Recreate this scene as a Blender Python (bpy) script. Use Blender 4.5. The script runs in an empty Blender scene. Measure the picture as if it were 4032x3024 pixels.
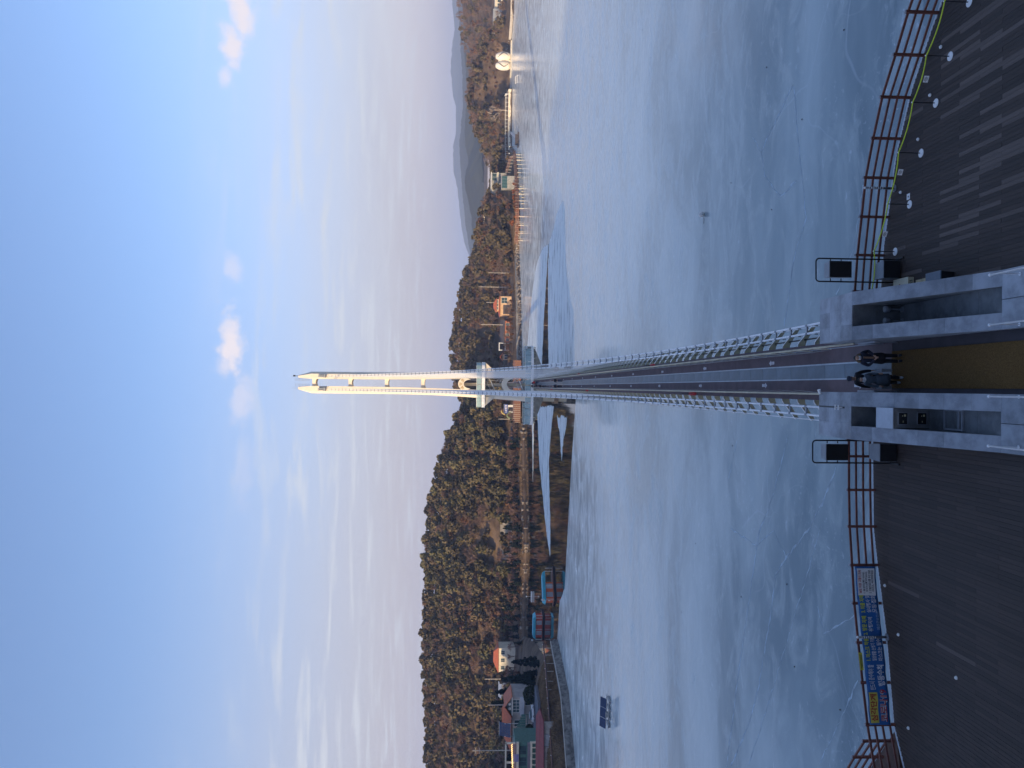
import bpy, bmesh, math, random
import numpy as np
from mathutils import Vector, Matrix
S = bpy.context.scene
COL = S.collection
rnd = random.Random(7)
R = math.radians

# ---------------------------------------------------------------- camera
# the photograph lies on its side: the camera is turned a quarter about its own axis
EYE = Vector((0.0, 0.0, 24.8))
pitch, yaw, roll = R(2.82), R(0.225), R(0.6)
Fw = Vector((math.sin(yaw) * math.cos(pitch), math.cos(yaw) * math.cos(pitch), -math.sin(pitch)))
R0 = Vector((math.cos(yaw), -math.sin(yaw), 0))
U0 = R0.cross(Fw)
Rt = R0 * math.cos(roll) + U0 * math.sin(roll)
Up = U0 * math.cos(roll) - R0 * math.sin(roll)
cd = bpy.data.cameras.new('camera')
cam = bpy.data.objects.new('camera', cd); COL.objects.link(cam)
X_, Y_, Z_ = -Up, Rt, -Fw
cam.matrix_world = Matrix(((X_.x, Y_.x, Z_.x, EYE.x), (X_.y, Y_.y, Z_.y, EYE.y), (X_.z, Y_.z, Z_.z, EYE.z), (0, 0, 0, 1)))
cd.sensor_fit = 'HORIZONTAL'; cd.sensor_width = 36; cd.lens = 36 * 3050 / 4032
cd.clip_start = 0.1; cd.clip_end = 30000
S.camera = cam

# ---------------------------------------------------------------- sky and sun
SUN_EL, SUN_AZ = 11.0, 225.0          # azimuth clockwise from +Y: behind the viewer, to the left
w = bpy.data.worlds.new('World'); S.world = w; w.use_nodes = True
nt = w.node_tree; N = nt.nodes; L = nt.links
N.clear()
wo = N.new('ShaderNodeOutputWorld'); bg = N.new('ShaderNodeBackground'); bg.inputs[1].default_value = 0.13
sky = N.new('ShaderNodeTexSky'); sky.sky_type = 'NISHITA'; sky.sun_disc = False
sky.sun_elevation = R(SUN_EL); sky.sun_rotation = R(SUN_AZ)
sky.altitude = 50; sky.air_density = 1.0; sky.dust_density = 1.0; sky.ozone_density = 2.0
def nn(tree, kind, **kw):
    n = tree.nodes.new(kind)
    for k, v in kw.items():
        setattr(n, k, v)
    return n
def math_(tree, op, a, b=None, c=None, clamp=False):
    n = tree.nodes.new('ShaderNodeMath'); n.operation = op; n.use_clamp = clamp
    for i, q in enumerate((a, b, c)):
        if q is None: continue
        if isinstance(q, (int, float)): n.inputs[i].default_value = q
        else: tree.links.new(q, n.inputs[i])
    return n.outputs[0]
def sstep(tree, val, lo, hi):
    n = tree.nodes.new('ShaderNodeMapRange'); n.interpolation_type = 'SMOOTHSTEP'
    tree.links.new(val, n.inputs[0]); n.inputs[1].default_value = lo; n.inputs[2].default_value = hi
    return n.outputs[0]
def mixc(tree, fac, a, b):
    n = tree.nodes.new('ShaderNodeMix'); n.data_type = 'RGBA'
    for i, q in ((0, fac), (6, a), (7, b)):
        if isinstance(q, (int, float)): n.inputs[i].default_value = q
        elif isinstance(q, tuple): n.inputs[i].default_value = (*q, 1)
        else: tree.links.new(q, n.inputs[i])
    return n.outputs[2]
tc = nn(nt, 'ShaderNodeTexCoord')
sp = nn(nt, 'ShaderNodeSeparateXYZ'); L.new(tc.outputs['Generated'], sp.inputs[0])
dz = sp.outputs[2]
# thin high cloud: direction projected on a level layer, so that streaks lie level all round the sky
den = math_(nt, 'ADD', math_(nt, 'MAXIMUM', dz, 0.0), 0.06)
px = math_(nt, 'DIVIDE', sp.outputs[0], den); py = math_(nt, 'DIVIDE', sp.outputs[1], den)
cb = nn(nt, 'ShaderNodeCombineXYZ'); L.new(px, cb.inputs[0]); L.new(py, cb.inputs[1])
mp = nn(nt, 'ShaderNodeMapping'); mp.inputs['Scale'].default_value = (0.9, 2.3, 1); mp.inputs['Rotation'].default_value = (0, 0, R(12))
L.new(cb.outputs[0], mp.inputs[0])
n1 = nn(nt, 'ShaderNodeTexNoise'); n1.inputs['Scale'].default_value = 1.7; n1.inputs['Detail'].default_value = 7; n1.inputs['Roughness'].default_value = .6
n1.inputs['Distortion'].default_value = .5
L.new(mp.outputs[0], n1.inputs[0])
band = math_(nt, 'MULTIPLY', sstep(nt, dz, 0.03, 0.09), sstep(nt, dz, 0.36, 0.16))
streak = math_(nt, 'MULTIPLY', sstep(nt, n1.outputs[0], .48, .70), band)
# the veil of haze low over the land
n2 = nn(nt, 'ShaderNodeTexNoise'); n2.inputs['Scale'].default_value = .5; n2.inputs['Detail'].default_value = 4
L.new(cb.outputs[0], n2.inputs[0])
veil = sstep(nt, math_(nt, 'ADD', dz, math_(nt, 'MULTIPLY', math_(nt, 'SUBTRACT', n2.outputs[0], .5), .06)), .40, .02)
tint = nn(nt, 'ShaderNodeMix', data_type='RGBA', blend_type='MULTIPLY'); tint.inputs[0].default_value = 1; L.new(sky.outputs[0], tint.inputs[6]); tint.inputs[7].default_value = (1.16, 1.13, 1.30, 1)
SKYC = tint.outputs[2]
VEIL_C, STREAK_C, CLOUD_C = (2.52, 2.2, 2.32), (3.2, 3.35, 3.6), (4.1, 3.75, 3.95)
# the veil is lit by the sky behind it: it glows towards the sun
sl_ = nn(nt, 'ShaderNodeRGBToBW'); L.new(SKYC, sl_.inputs[0])
glow = math_(nt, 'MINIMUM', math_(nt, 'MAXIMUM', math_(nt, 'SUBTRACT', math_(nt, 'DIVIDE', sl_.outputs[0], 3.6), .45), 1.0), 6.0)
vc = nn(nt, 'ShaderNodeVectorMath', operation='SCALE'); vc.inputs[0].default_value = VEIL_C; L.new(glow, vc.inputs['Scale'])
c1 = mixc(nt, math_(nt, 'MULTIPLY', veil, .96), SKYC, vc.outputs[0])
c2 = mixc(nt, math_(nt, 'MULTIPLY', streak, .8), c1, STREAK_C)
# small fair-weather clouds: (azimuth deg clockwise from +Y, elevation deg, half width, half height, density)
CLOUDS = [(3.0, 17.2, 2.6, .9, .95), (1.3, 17.5, .9, .7, .6), (-1.2, 16.4, 1.9, .8, .45), (-6.5, 16.2, 3.0, .7, .16), (8.3, 16.9, 1.2, .7, .4),
          (23.3, 15.9, 1.6, .9, .9), (25.3, 15.2, 2.6, .8, .95), (21.4, 16.6, .8, .6, .6), (28, 14.6, 3, .8, .8),
          (60, 17, 3, 1, .8), (95, 15, 2.5, .9, .8), (140, 18, 3, 1, .7), (180, 16, 2.2, .8, .7), (262, 16, 3, 1, .8), (300, 17, 2.4, .8, .7), (330, 15, 2.2, .7, .6)]
nv = nn(nt, 'ShaderNodeTexNoise'); nv.inputs['Scale'].default_value = 42; nv.inputs['Detail'].default_value = 6; nv.inputs['Roughness'].default_value = .62
L.new(tc.outputs['Generated'], nv.inputs[0])
total = None
for az, el, hw, hh, dn in CLOUDS:
    a, e = R(az), R(el)
    d = Vector((math.sin(a) * math.cos(e), math.cos(a) * math.cos(e), math.sin(e)))
    side = Vector((math.cos(a), -math.sin(a), 0)); upv = side.cross(d)
    if upv.z < 0: upv = -upv
    def dot(vec):
        n = nn(nt, 'ShaderNodeVectorMath', operation='DOT_PRODUCT'); L.new(tc.outputs['Generated'], n.inputs[0]); n.inputs[1].default_value = vec
        return n.outputs['Value']
    u = math_(nt, 'DIVIDE', dot(side), R(hw)); v = math_(nt, 'DIVIDE', math_(nt, 'SUBTRACT', dot(upv), 0), R(hh))
    r2 = math_(nt, 'ADD', math_(nt, 'MULTIPLY', u, u), math_(nt, 'MULTIPLY', v, v))
    front = math_(nt, 'GREATER_THAN', dot(d), .5)
    q = math_(nt, 'ADD', math_(nt, 'SQRT', r2), math_(nt, 'MULTIPLY', math_(nt, 'SUBTRACT', nv.outputs[0], .5), 2.4))
    m = math_(nt, 'MULTIPLY', math_(nt, 'MULTIPLY', sstep(nt, q, 1.25, .1), dn), front)
    total = m if total is None else math_(nt, 'MAXIMUM', total, m)
c3 = mixc(nt, total, c2, CLOUD_C)
L.new(c3, bg.inputs[0]); L.new(bg.outputs[0], wo.inputs[0])

sd = bpy.data.lights.new('sun', 'SUN'); sd.energy = 4.0; sd.angle = R(.5); sd.color = (1.0, .74, .42)
sun = bpy.data.objects.new('sun', sd); COL.objects.link(sun)
a, e = R(SUN_AZ), R(SUN_EL)
tosun = Vector((math.sin(a) * math.cos(e), math.cos(a) * math.cos(e), math.sin(e)))
sun.rotation_euler = tosun.to_track_quat('Z', 'Y').to_euler()
S.view_settings.view_transform = 'Standard'; S.view_settings.look = 'None'
S.view_settings.exposure = 0.85; S.view_settings.gamma = 1.0
S.cycles.use_denoising = True
S.cycles.max_bounces = 6; S.cycles.transparent_max_bounces = 12
S.cycles.volume_bounces = 1
HAZE_D = 1.6e-4

# ---------------------------------------------------------------- helpers
def tag(o, label=None, cat=None, group=None, kind=None):
    if label: o['label'] = label
    if cat: o['category'] = cat
    if group: o['group'] = group
    if kind: o['kind'] = kind
    return o
def thing(name, label, cat, loc=(0, 0, 0), rz=0.0, group=None):
    o = bpy.data.objects.new(name, None); COL.objects.link(o)
    o.empty_display_size = .2
    o.location = loc; o.rotation_euler = (0, 0, rz)
    return tag(o, label, cat, group)
def kids(o): return [c for c in ALLKIDS.get(o.name, [])]
ALLKIDS = {}
def setparent(o, p):
    o.parent = p
    ALLKIDS.setdefault(p.name, []).append(o)
def copy_tree(o, loc=None, rz=None, label=None, group=None, parent=None):
    c = o.copy(); COL.objects.link(c)
    if parent is not None: setparent(c, parent)
    if loc is not None: c.location = loc
    if rz is not None: c.rotation_euler = (0, 0, rz)
    if label: c['label'] = label
    if group: c['group'] = group
    for ch in kids(o): copy_tree(ch, parent=c)
    return c
def link(name, me, mat, parent=None, loc=None, rz=0.0, scale=None, smooth=False):
    o = bpy.data.objects.new(name, me); COL.objects.link(o)
    if mat is not None and not me.materials: me.materials.append(mat)
    if parent is not None: setparent(o, parent)
    if loc is not None: o.location = loc
    if rz: o.rotation_euler = (0, 0, rz)
    if scale is not None: o.scale = scale
    if smooth: me.shade_smooth()
    return o
class MB:
    """collects faces; coordinates are local to root (or world minus root's place)"""
    def __init__(s, root=None):
        s.v = []; s.f = []; s.off = Vector(root.location) if root is not None else Vector((0, 0, 0))
    def add(s, vs, fs):
        n = len(s.v); s.v += [tuple(Vector(p) - s.off) for p in vs]; s.f += [tuple(n + i for i in f) for f in fs]; return s
    def box(s, x0, x1, y0, y1, z0, z1):
        return s.add([(x0, y0, z0), (x1, y0, z0), (x1, y1, z0), (x0, y1, z0), (x0, y0, z1), (x1, y0, z1), (x1, y1, z1), (x0, y1, z1)],
                     [(0, 3, 2, 1), (4, 5, 6, 7), (0, 1, 5, 4), (1, 2, 6, 5), (2, 3, 7, 6), (3, 0, 4, 7)])
    def hexa(s, b, t):          # bottom quad, top quad (both counter-clockwise from above)
        return s.add(list(b) + list(t), [(0, 3, 2, 1), (4, 5, 6, 7), (0, 1, 5, 4), (1, 2, 6, 5), (2, 3, 7, 6), (3, 0, 4, 7)])
    def obox(s, c, size, rz=0, rx=0, ry=0):
        m = Matrix.Translation(c) @ Matrix.Rotation(rz, 4, 'Z') @ Matrix.Rotation(rx, 4, 'X') @ Matrix.Rotation(ry, 4, 'Y')
        a, b, c_ = (q / 2 for q in size)
        vs = [m @ Vector(p) for p in [(-a, -b, -c_), (a, -b, -c_), (a, b, -c_), (-a, b, -c_), (-a, -b, c_), (a, -b, c_), (a, b, c_), (-a, b, c_)]]
        return s.add(vs, [(0, 3, 2, 1), (4, 5, 6, 7), (0, 1, 5, 4), (1, 2, 6, 5), (2, 3, 7, 6), (3, 0, 4, 7)])
    def beam(s, p, q, wd, ht, up=(0, 0, 1)):
        p, q = Vector(p), Vector(q); d = (q - p).normalized(); u = Vector(up)
        sd = d.cross(u)
        if sd.length < 1e-4: sd = d.cross(Vector((1, 0, 0)))
        sd.normalize(); u = sd.cross(d)
        a, b = sd * wd / 2, u * ht / 2
        vs = [p - a - b, p + a - b, p + a + b, p - a + b, q - a - b, q + a - b, q + a + b, q - a + b]
        return s.add(vs, [(0, 1, 2, 3), (7, 6, 5, 4), (0, 4, 5, 1), (1, 5, 6, 2), (2, 6, 7, 3), (3, 7, 4, 0)])
    def tube(s, pts, r, n=8, caps=True):
        pts = [Vector(p) for p in pts]; rs = r if isinstance(r, (list, tuple)) else [r] * len(pts)
        rings = []; prev = None
        for i, p in enumerate(pts):
            d = (pts[min(i + 1, len(pts) - 1)] - pts[max(i - 1, 0)]).normalized()
            ref = prev if prev is not None else (Vector((0, 0, 1)) if abs(d.z) < .9 else Vector((1, 0, 0)))
            sd = d.cross(ref)
            if sd.length < 1e-5: sd = d.cross(Vector((0, 1, 0)))
            sd.normalize(); u = sd.cross(d).normalized(); prev = u
            rings.append([p + (sd * math.cos(2 * math.pi * k / n) + u * math.sin(2 * math.pi * k / n)) * rs[i] for k in range(n)])
        vs = [q for rg in rings for q in rg]; fs = []
        for i in range(len(pts) - 1):
            for k in range(n):
                k2 = (k + 1) % n
                fs.append((i * n + k, i * n + k2, (i + 1) * n + k2, (i + 1) * n + k))
        if caps:
            fs.append(tuple(range(n - 1, -1, -1))); b = (len(pts) - 1) * n; fs.append(tuple(b + k for k in range(n)))
        return s.add(vs, fs)
    def prism(s, poly, z0, z1):
        n = len(poly)
        area = sum(poly[i][0] * poly[(i + 1) % n][1] - poly[(i + 1) % n][0] * poly[i][1] for i in range(n))
        if area < 0: poly = poly[::-1]
        vs = [(x, y, z0) for x, y in poly] + [(x, y, z1) for x, y in poly]
        return s.add(vs, [tuple(range(n - 1, -1, -1)), tuple(range(n, 2 * n))] + [(i, (i + 1) % n, n + (i + 1) % n, n + i) for i in range(n)])
    def xprism(s, prof, x0, x1):        # profile in (y, z) extruded along x
        n = len(prof)
        vs = [(x0, y, z) for y, z in prof] + [(x1, y, z) for y, z in prof]
        return s.add(vs, [tuple(range(n)), tuple(range(2 * n - 1, n - 1, -1))] + [(i, n + i, n + (i + 1) % n, (i + 1) % n) for i in range(n)])
    def yprism(s, prof, y0, y1):        # profile in (x, z) extruded along y
        n = len(prof)
        vs = [(x, y0, z) for x, z in prof] + [(x, y1, z) for x, z in prof]
        return s.add(vs, [tuple(range(n)), tuple(range(2 * n - 1, n - 1, -1))] + [(i, n + i, n + (i + 1) % n, (i + 1) % n) for i in range(n)])
    def lathe(s, prof, n=16, c=(0, 0, 0), sx=1, sy=1):
        c = Vector(c); vs = []; fs = []
        for r, z in prof:
            for k in range(n):
                t = 2 * math.pi * k / n; vs.append(c + Vector((r * sx * math.cos(t), r * sy * math.sin(t), z)))
        for i in range(len(prof) - 1):
            for k in range(n):
                k2 = (k + 1) % n; fs.append((i * n + k, i * n + k2, (i + 1) * n + k2, (i + 1) * n + k))
        fs.append(tuple(range(n - 1, -1, -1))); b = (len(prof) - 1) * n; fs.append(tuple(b + k for k in range(n)))
        return s.add(vs, fs)
    def ball(s, c, r, n=10, sz=1.0):
        k = max(5, n // 2)
        return s.lathe([(max(1e-3, r * math.sin(math.pi * i / k)), -r * sz * math.cos(math.pi * i / k)) for i in range(k + 1)], n, c)
    def face(s, pts): return s.add(pts, [tuple(range(len(pts)))])
    def mesh(s, name, fix=False):
        me = bpy.data.meshes.new(name); me.from_pydata(s.v, [], s.f)
        if fix:
            bm = bmesh.new(); bm.from_mesh(me); bmesh.ops.recalc_face_normals(bm, faces=bm.faces); bm.to_mesh(me); bm.free()
        me.update(); return me
    def build(s, name, mat, parent=None, smooth=False, bevel=0, loc=None, fix=True):
        o = link(name, s.mesh(name, fix), mat, parent, loc=loc, smooth=smooth)
        if bevel:
            m = o.modifiers.new('bevel', 'BEVEL'); m.width = bevel; m.segments = 2; m.limit_method = 'ANGLE'
        return o
def npmesh(name, v, faces):
    """v: (n,3) array, faces: (m,k) int array of equal-sized polygons"""
    v = np.asarray(v, np.float32); faces = np.asarray(faces, np.int32)
    me = bpy.data.meshes.new(name)
    me.vertices.add(len(v)); me.vertices.foreach_set('co', v.ravel())
    m, k = faces.shape
    me.loops.add(m * k); me.loops.foreach_set('vertex_index', faces.ravel())
    me.polygons.add(m); me.polygons.foreach_set('loop_start', np.arange(m, dtype=np.int32) * k)
    me.update(calc_edges=True); return me

# ---------------------------------------------------------------- materials
def mat(name, col, rough=.7, var=.2, scale=2.0, bump=0.0, bscale=25.0, metal=0.0, spec=.5, rndv=0.0, col2=None, stretch=None, detail=6, rndh=0.0):
    m = bpy.data.materials.new(name); m.use_nodes = True; t = m.node_tree
    b = t.nodes['Principled BSDF']
    b.inputs['Roughness'].default_value = rough; b.inputs['Metallic'].default_value = metal
    b.inputs['Specular IOR Level'].default_value = spec
    tcx = nn(t, 'ShaderNodeTexCoord'); src = tcx.outputs['Object']
    if stretch:
        mpx = nn(t, 'ShaderNodeMapping'); mpx.inputs['Scale'].default_value = stretch; t.links.new(src, mpx.inputs[0]); src = mpx.outputs[0]
    nz = nn(t, 'ShaderNodeTexNoise'); nz.inputs['Scale'].default_value = scale; nz.inputs['Detail'].default_value = detail; nz.inputs['Roughness'].default_value = .65
    t.links.new(src, nz.inputs[0])
    c_a = tuple(max(0, q * (1 - var)) for q in col); c_b = col2 if col2 else tuple(q * (1 + var) for q in col)
    c = mixc(t, sstep(t, nz.outputs[0], .32, .68), c_a, c_b)
    if rndv or rndh:
        oi = nn(t, 'ShaderNodeObjectInfo')
        hs = nn(t, 'ShaderNodeHueSaturation'); t.links.new(c, hs.inputs['Color'])
        t.links.new(math_(t, 'ADD', math_(t, 'MULTIPLY', oi.outputs['Random'], 2 * rndv), 1 - rndv), hs.inputs['Value'])
        if rndh:
            r2 = math_(t, 'FRACT', math_(t, 'MULTIPLY', oi.outputs['Random'], 7.13))
            t.links.new(math_(t, 'ADD', math_(t, 'MULTIPLY', r2, 2 * rndh), .5 - rndh), hs.inputs['Hue'])
        c = hs.outputs[0]
    t.links.new(c, b.inputs['Base Color'])
    if bump:
        nb = nn(t, 'ShaderNodeTexNoise'); nb.inputs['Scale'].default_value = bscale; nb.inputs['Detail'].default_value = 4
        t.links.new(src, nb.inputs[0])
        bp = nn(t, 'ShaderNodeBump'); bp.inputs['Strength'].default_value = min(1, bump); bp.inputs['Distance'].default_value = .02
        t.links.new(nb.outputs[0], bp.inputs['Height']); t.links.new(bp.outputs[0], b.inputs['Normal'])
    return m
def emat(name, col, strength):
    m = bpy.data.materials.new(name); m.use_nodes = True; b = m.node_tree.nodes['Principled BSDF']
    b.inputs['Base Color'].default_value = (*col, 1); b.inputs['Emission Color'].default_value = (*col, 1); b.inputs['Emission Strength'].default_value = strength
    return m
def glassmat(name, col, alpha=.35, rough=.08):
    m = mat(name, col, rough, .1, 1.5); b = m.node_tree.nodes['Principled BSDF']
    b.inputs['Alpha'].default_value = alpha
    return m

# ---------------------------------------------------------------- lettering: all text outlines in one pass
TEXT_CACHE = {}
def text_mesh(body, bold=.0): return TEXT_CACHE[(body, bold)].copy()
def _make_texts(items):
    obs = []
    for body, bold in items:
        c = bpy.data.curves.new('t', 'FONT'); c.body = body; c.size = 1; c.offset = bold; c.resolution_u = 2
        ob = bpy.data.objects.new('t', c); COL.objects.link(ob); obs.append((body, bold, ob, c))
    bpy.context.view_layer.update(); dg = bpy.context.evaluated_depsgraph_get()
    for body, bold, ob, c in obs: TEXT_CACHE[(body, bold)] = bpy.data.meshes.new_from_object(ob.evaluated_get(dg))
    for body, bold, ob, c in obs: bpy.data.objects.remove(ob); bpy.data.curves.remove(c)
_make_texts([('심각단계', .03), ('코로나19', .075), ('코로나19', .02), ('반드시 준수해야 할', .02), ('행동수칙', .03), ('1. 마스크 착용', .03), ('일상생활 손씻기 기본', .02), ('마스크는 필수!', .02),
    ('2. 방문 자제', .03), ('유행지역', .02), ('예산군보건소', .02), ('3. 외출 자제', .03), ('실내행사 및', .02), ('모임·집회', .02), ('38도 이상 고열이 지속', .02), ('1. 콜센터(☎1339번,', .02),
    ('보건소(☎339-6250)', .02), ('2. 선별진료소를 우선 방문', .02), ('(보건소, 예산종합병원)', .02), ('예', .02), ('당', .02), ('호', .02)])
# ================================================================ SETTING
# ---- land: one height field, shore line from the land polygon, hills as ridges
LAND = [(-420, 60), (-130, 150), (-89.4, 181.4), (-87.2, 183.8), (-81.4, 189.6), (-77, 195), (-74.6, 206.9), (-72.4, 220.2), (-76, 228), (-92, 268), (-104, 320), (-118, 366),
        (-108, 366), (-100, 363), (-88, 360), (-72, 355), (-65, 360), (-54, 369), (-37, 377), (-20, 384), (0, 397), (27, 405), (40, 410), (57, 420), (76, 435), (92, 428), (110, 440),
        (129, 455), (150, 490), (168, 540), (191, 545), (210, 540), (222, 585), (250, 588), (256, 532), (300, 522), (460, 560), (800, 620), (800, 1100), (-420, 1100)]
RIDGES = [  # crest y, half depth front, half depth back, [(x, height)]
    (474, 88, 120, [(-420, 40), (-300, 44), (-230, 44.5), (-195, 46), (-165, 48), (-119, 47), (-82, 46.5), (-58, 42), (-36, 35), (-18, 29), (0, 14), (20, 5)]),
    (610, 180, 160, [(-60, 8), (-13, 29), (4, 35), (24, 37), (38, 36), (63, 33), (87, 28), (100, 22), (112, 17), (150, 8), (200, 3)]),
    (478, 50, 60, [(60, 5), (80, 16), (92, 20), (106, 19), (118, 14), (133, 7), (146, 3)]),
    (605, 62, 70, [(165, 3), (185, 14), (205, 25), (224, 28), (245, 26), (258, 19), (275, 12), (300, 8)]),
    (810, 250, 150, [(230, 8), (290, 22), (344, 31), (378, 38), (420, 44), (520, 52), (700, 56), (800, 56)]),
]
def land_dist(x, y):
    P = np.array(LAND); Q = np.roll(P, -1, 0)
    d = np.full(x.shape, 1e9); ins = np.zeros(x.shape, bool)
    for (ax, ay), (bx, by) in zip(P, Q):
        ex, ey = bx - ax, by - ay
        t = np.clip(((x - ax) * ex + (y - ay) * ey) / (ex * ex + ey * ey), 0, 1)
        d = np.minimum(d, np.hypot(x - ax - t * ex, y - ay - t * ey))
        c = ((ay > y) != (by > y)) & (x < (bx - ax) * (y - ay) / (by - ay + 1e-12) + ax)
        ins ^= c
    return np.where(ins, d, -d)
def fbm(x, y, s, seed=0):
    o = 0
    r_ = np.random.RandomState(seed)
    for i in range(5):
        a, b, p, q = r_.uniform(0, 6.28, 4)
        f_ = s * 1.9 ** i
        o = o + np.sin(x * f_ * math.cos(a) + y * f_ * math.sin(a) + p) * np.sin(x * f_ * math.cos(b) - y * f_ * math.sin(b) + q) / 1.6 ** i
    return o
def H(x, y):
    x = np.asarray(x, float); y = np.asarray(y, float)
    d = land_dist(x, y)
    left = np.clip((-50 - x) / 25, 0, 1) * np.clip((300 - y) / 40, 0, 1)      # the near promontory has a higher bank
    b = np.interp(d, [-30, -4, 0, 1.2, 4, 9, 16, 30, 60, 200], [-4, -2, -.3, 1.0, 1.6, 2.2, 3.2, 4.6, 6, 9])
    bl = np.interp(d, [-30, -4, 0, .8, 2.2, 6, 12, 20, 60, 200], [-4, -2.5, -.9, -.6, 1.6, 3.6, 5.0, 6.0, 8, 12])
    h = b * (1 - left) + bl * left
    hill = np.zeros(x.shape)
    for yc, wf, wb, prof in RIDGES:
        T = np.interp(x, [p[0] for p in prof], [p[1] for p in prof], left=prof[0][1], right=prof[-1][1])
        wd = np.where(y < yc, wf, wb)
        u = np.clip(np.abs(y - yc) / wd, 0, 1)
        hill = np.maximum(hill, T * (.5 + .5 * np.cos(np.pi * u)) ** .85)
    hill = hill + fbm(x, y, .05, 3) * np.clip(hill, 0, 12) * .06
    fade = np.clip(d / 14, 0, 1)
    return np.maximum(h, hill * fade + h * (1 - fade)) + fbm(x, y, .35, 5) * .12 * np.clip(d / 3, 0, 1)
def grid_mesh(name, xs, ys, hf):
    gx, gy = np.meshgrid(xs, ys); gz = hf(gx, gy)
    v = np.stack([gx.ravel(), gy.ravel(), gz.ravel()], 1)
    nx, ny = len(xs), len(ys)
    i = (np.arange(ny - 1)[:, None] * nx + np.arange(nx - 1)[None, :]).ravel()
    return npmesh(name, v, np.stack([i, i + 1, i + nx + 1, i + nx], 1))
M_land = mat('winter_ground', (.125, .085, .056), .95, .45, .09, bump=.6, bscale=1.5, spec=.15, col2=(.20, .14, .092))
xs = np.concatenate([np.arange(-420, -240, 9), np.arange(-240, 330, 2.2), np.arange(330, 801, 9)])
ys = np.concatenate([np.arange(60, 170, 9), np.arange(170, 480, 2.2), np.arange(480, 700, 4), np.arange(700, 1101, 12)])
ground = link('ground', grid_mesh('ground', xs, ys, H), M_land, smooth=True); tag(ground, kind='structure')
# farther country, one broad sheet to the horizon with the reservoir basin left open under the near ground
bs = MB()
for (x0, x1, y0, y1) in [(-14000, 14000, 1098, 16000), (-14000, -418, -6000, 1098), (798, 14000, -6000, 1098), (-418, 798, -6000, -470)]:
    bs.face([(x0, y0, 8.4), (x1, y0, 8.4), (x1, y1, 8.4), (x0, y1, 8.4)])
tag(bs.build('terrain', M_land, fix=False), kind='structure')
# the reservoir bed and the water over it
M_water = mat('reservoir_water', (.018, .022, .018), .045, .2, .05, spec=.5)
t = M_water.node_tree; b = t.nodes['Principled BSDF']
b.inputs['IOR'].default_value = 1.33
nb = nn(t, 'ShaderNodeTexNoise'); nb.inputs['Scale'].default_value = .9; nb.inputs['Detail'].default_value = 5
tcx = nn(t, 'ShaderNodeTexCoord'); t.links.new(tcx.outputs['Object'], nb.inputs[0])
bp = nn(t, 'ShaderNodeBump'); bp.inputs['Strength'].default_value = .05; bp.inputs['Distance'].default_value = .05
t.links.new(nb.outputs[0], bp.inputs['Height']); t.links.new(bp.outputs[0], b.inputs['Normal'])
tag(MB().face([(-430, -480, -.06), (810, -480, -.06), (810, 700, -.06), (-430, 700, -.06)]).build('water', M_water, fix=False), kind='structure')

# ---- ice: a sheet over the whole reservoir with the open lead round the pylon cut out
OPEN = [(-67.9, 220.7), (-60.1, 217.4), (-53.8, 206.3), (-47, 204), (-41.1, 201.8), (-36.5, 200.5), (-26.4, 197), (-19, 194.3), (-12, 191.1), (-3.3, 187.4), (2.9, 190.3), (8, 190.7), (14, 191.4), (19.5, 193.5),
        (22, 199), (26.9, 204), (32, 209), (38.2, 211.8), (44, 212.5), (50, 215.2), (53.4, 219), (52.9, 236), (50, 248), (48.4, 261.4), (51, 282), (50.3, 306.6), (47.5, 320), (42.4, 330.8), (35, 343), (26.2, 353), (16, 366), (4, 375), (-2, 402),
        (-60, 400), (-130, 390), (-125, 330), (-104, 262), (-80, 226)]
def ice_mesh():
    bm = bmesh.new(); rr = random.Random(3)
    def ring(pts, z):
        vs = [bm.verts.new((x, y, z)) for x, y in pts]
        return [bm.edges.new((vs[i], vs[(i + 1) % len(vs)])) for i in range(len(vs))]
    op = []
    for i, (x, y) in enumerate(OPEN):       # ragged edge
        x2, y2 = OPEN[(i + 1) % len(OPEN)]; op.append((x, y))
        n = max(1, int(math.hypot(x2 - x, y2 - y) / 2.2))
        for k in range(1, n):
            u = k / n; op.append((x + (x2 - x) * u + rr.uniform(-.3, .3), y + (y2 - y) * u + rr.uniform(-.3, .3)))
    E_ = ring([(-428, -470), (806, -470), (806, 690), (-428, 690)], .02) + ring(op, .02)
    bmesh.ops.triangle_fill(bm, edges=E_, use_beauty=True, use_dissolve=False)
    bmesh.ops.recalc_face_normals(bm, faces=bm.faces)
    if sum(f.normal.z for f in bm.faces) < 0: bmesh.ops.reverse_faces(bm, faces=bm.faces)
    me = bpy.data.meshes.new('ice'); bm.to_mesh(me); bm.free(); return me
FAR_SHEEN = (.745, .80, .775)
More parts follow.
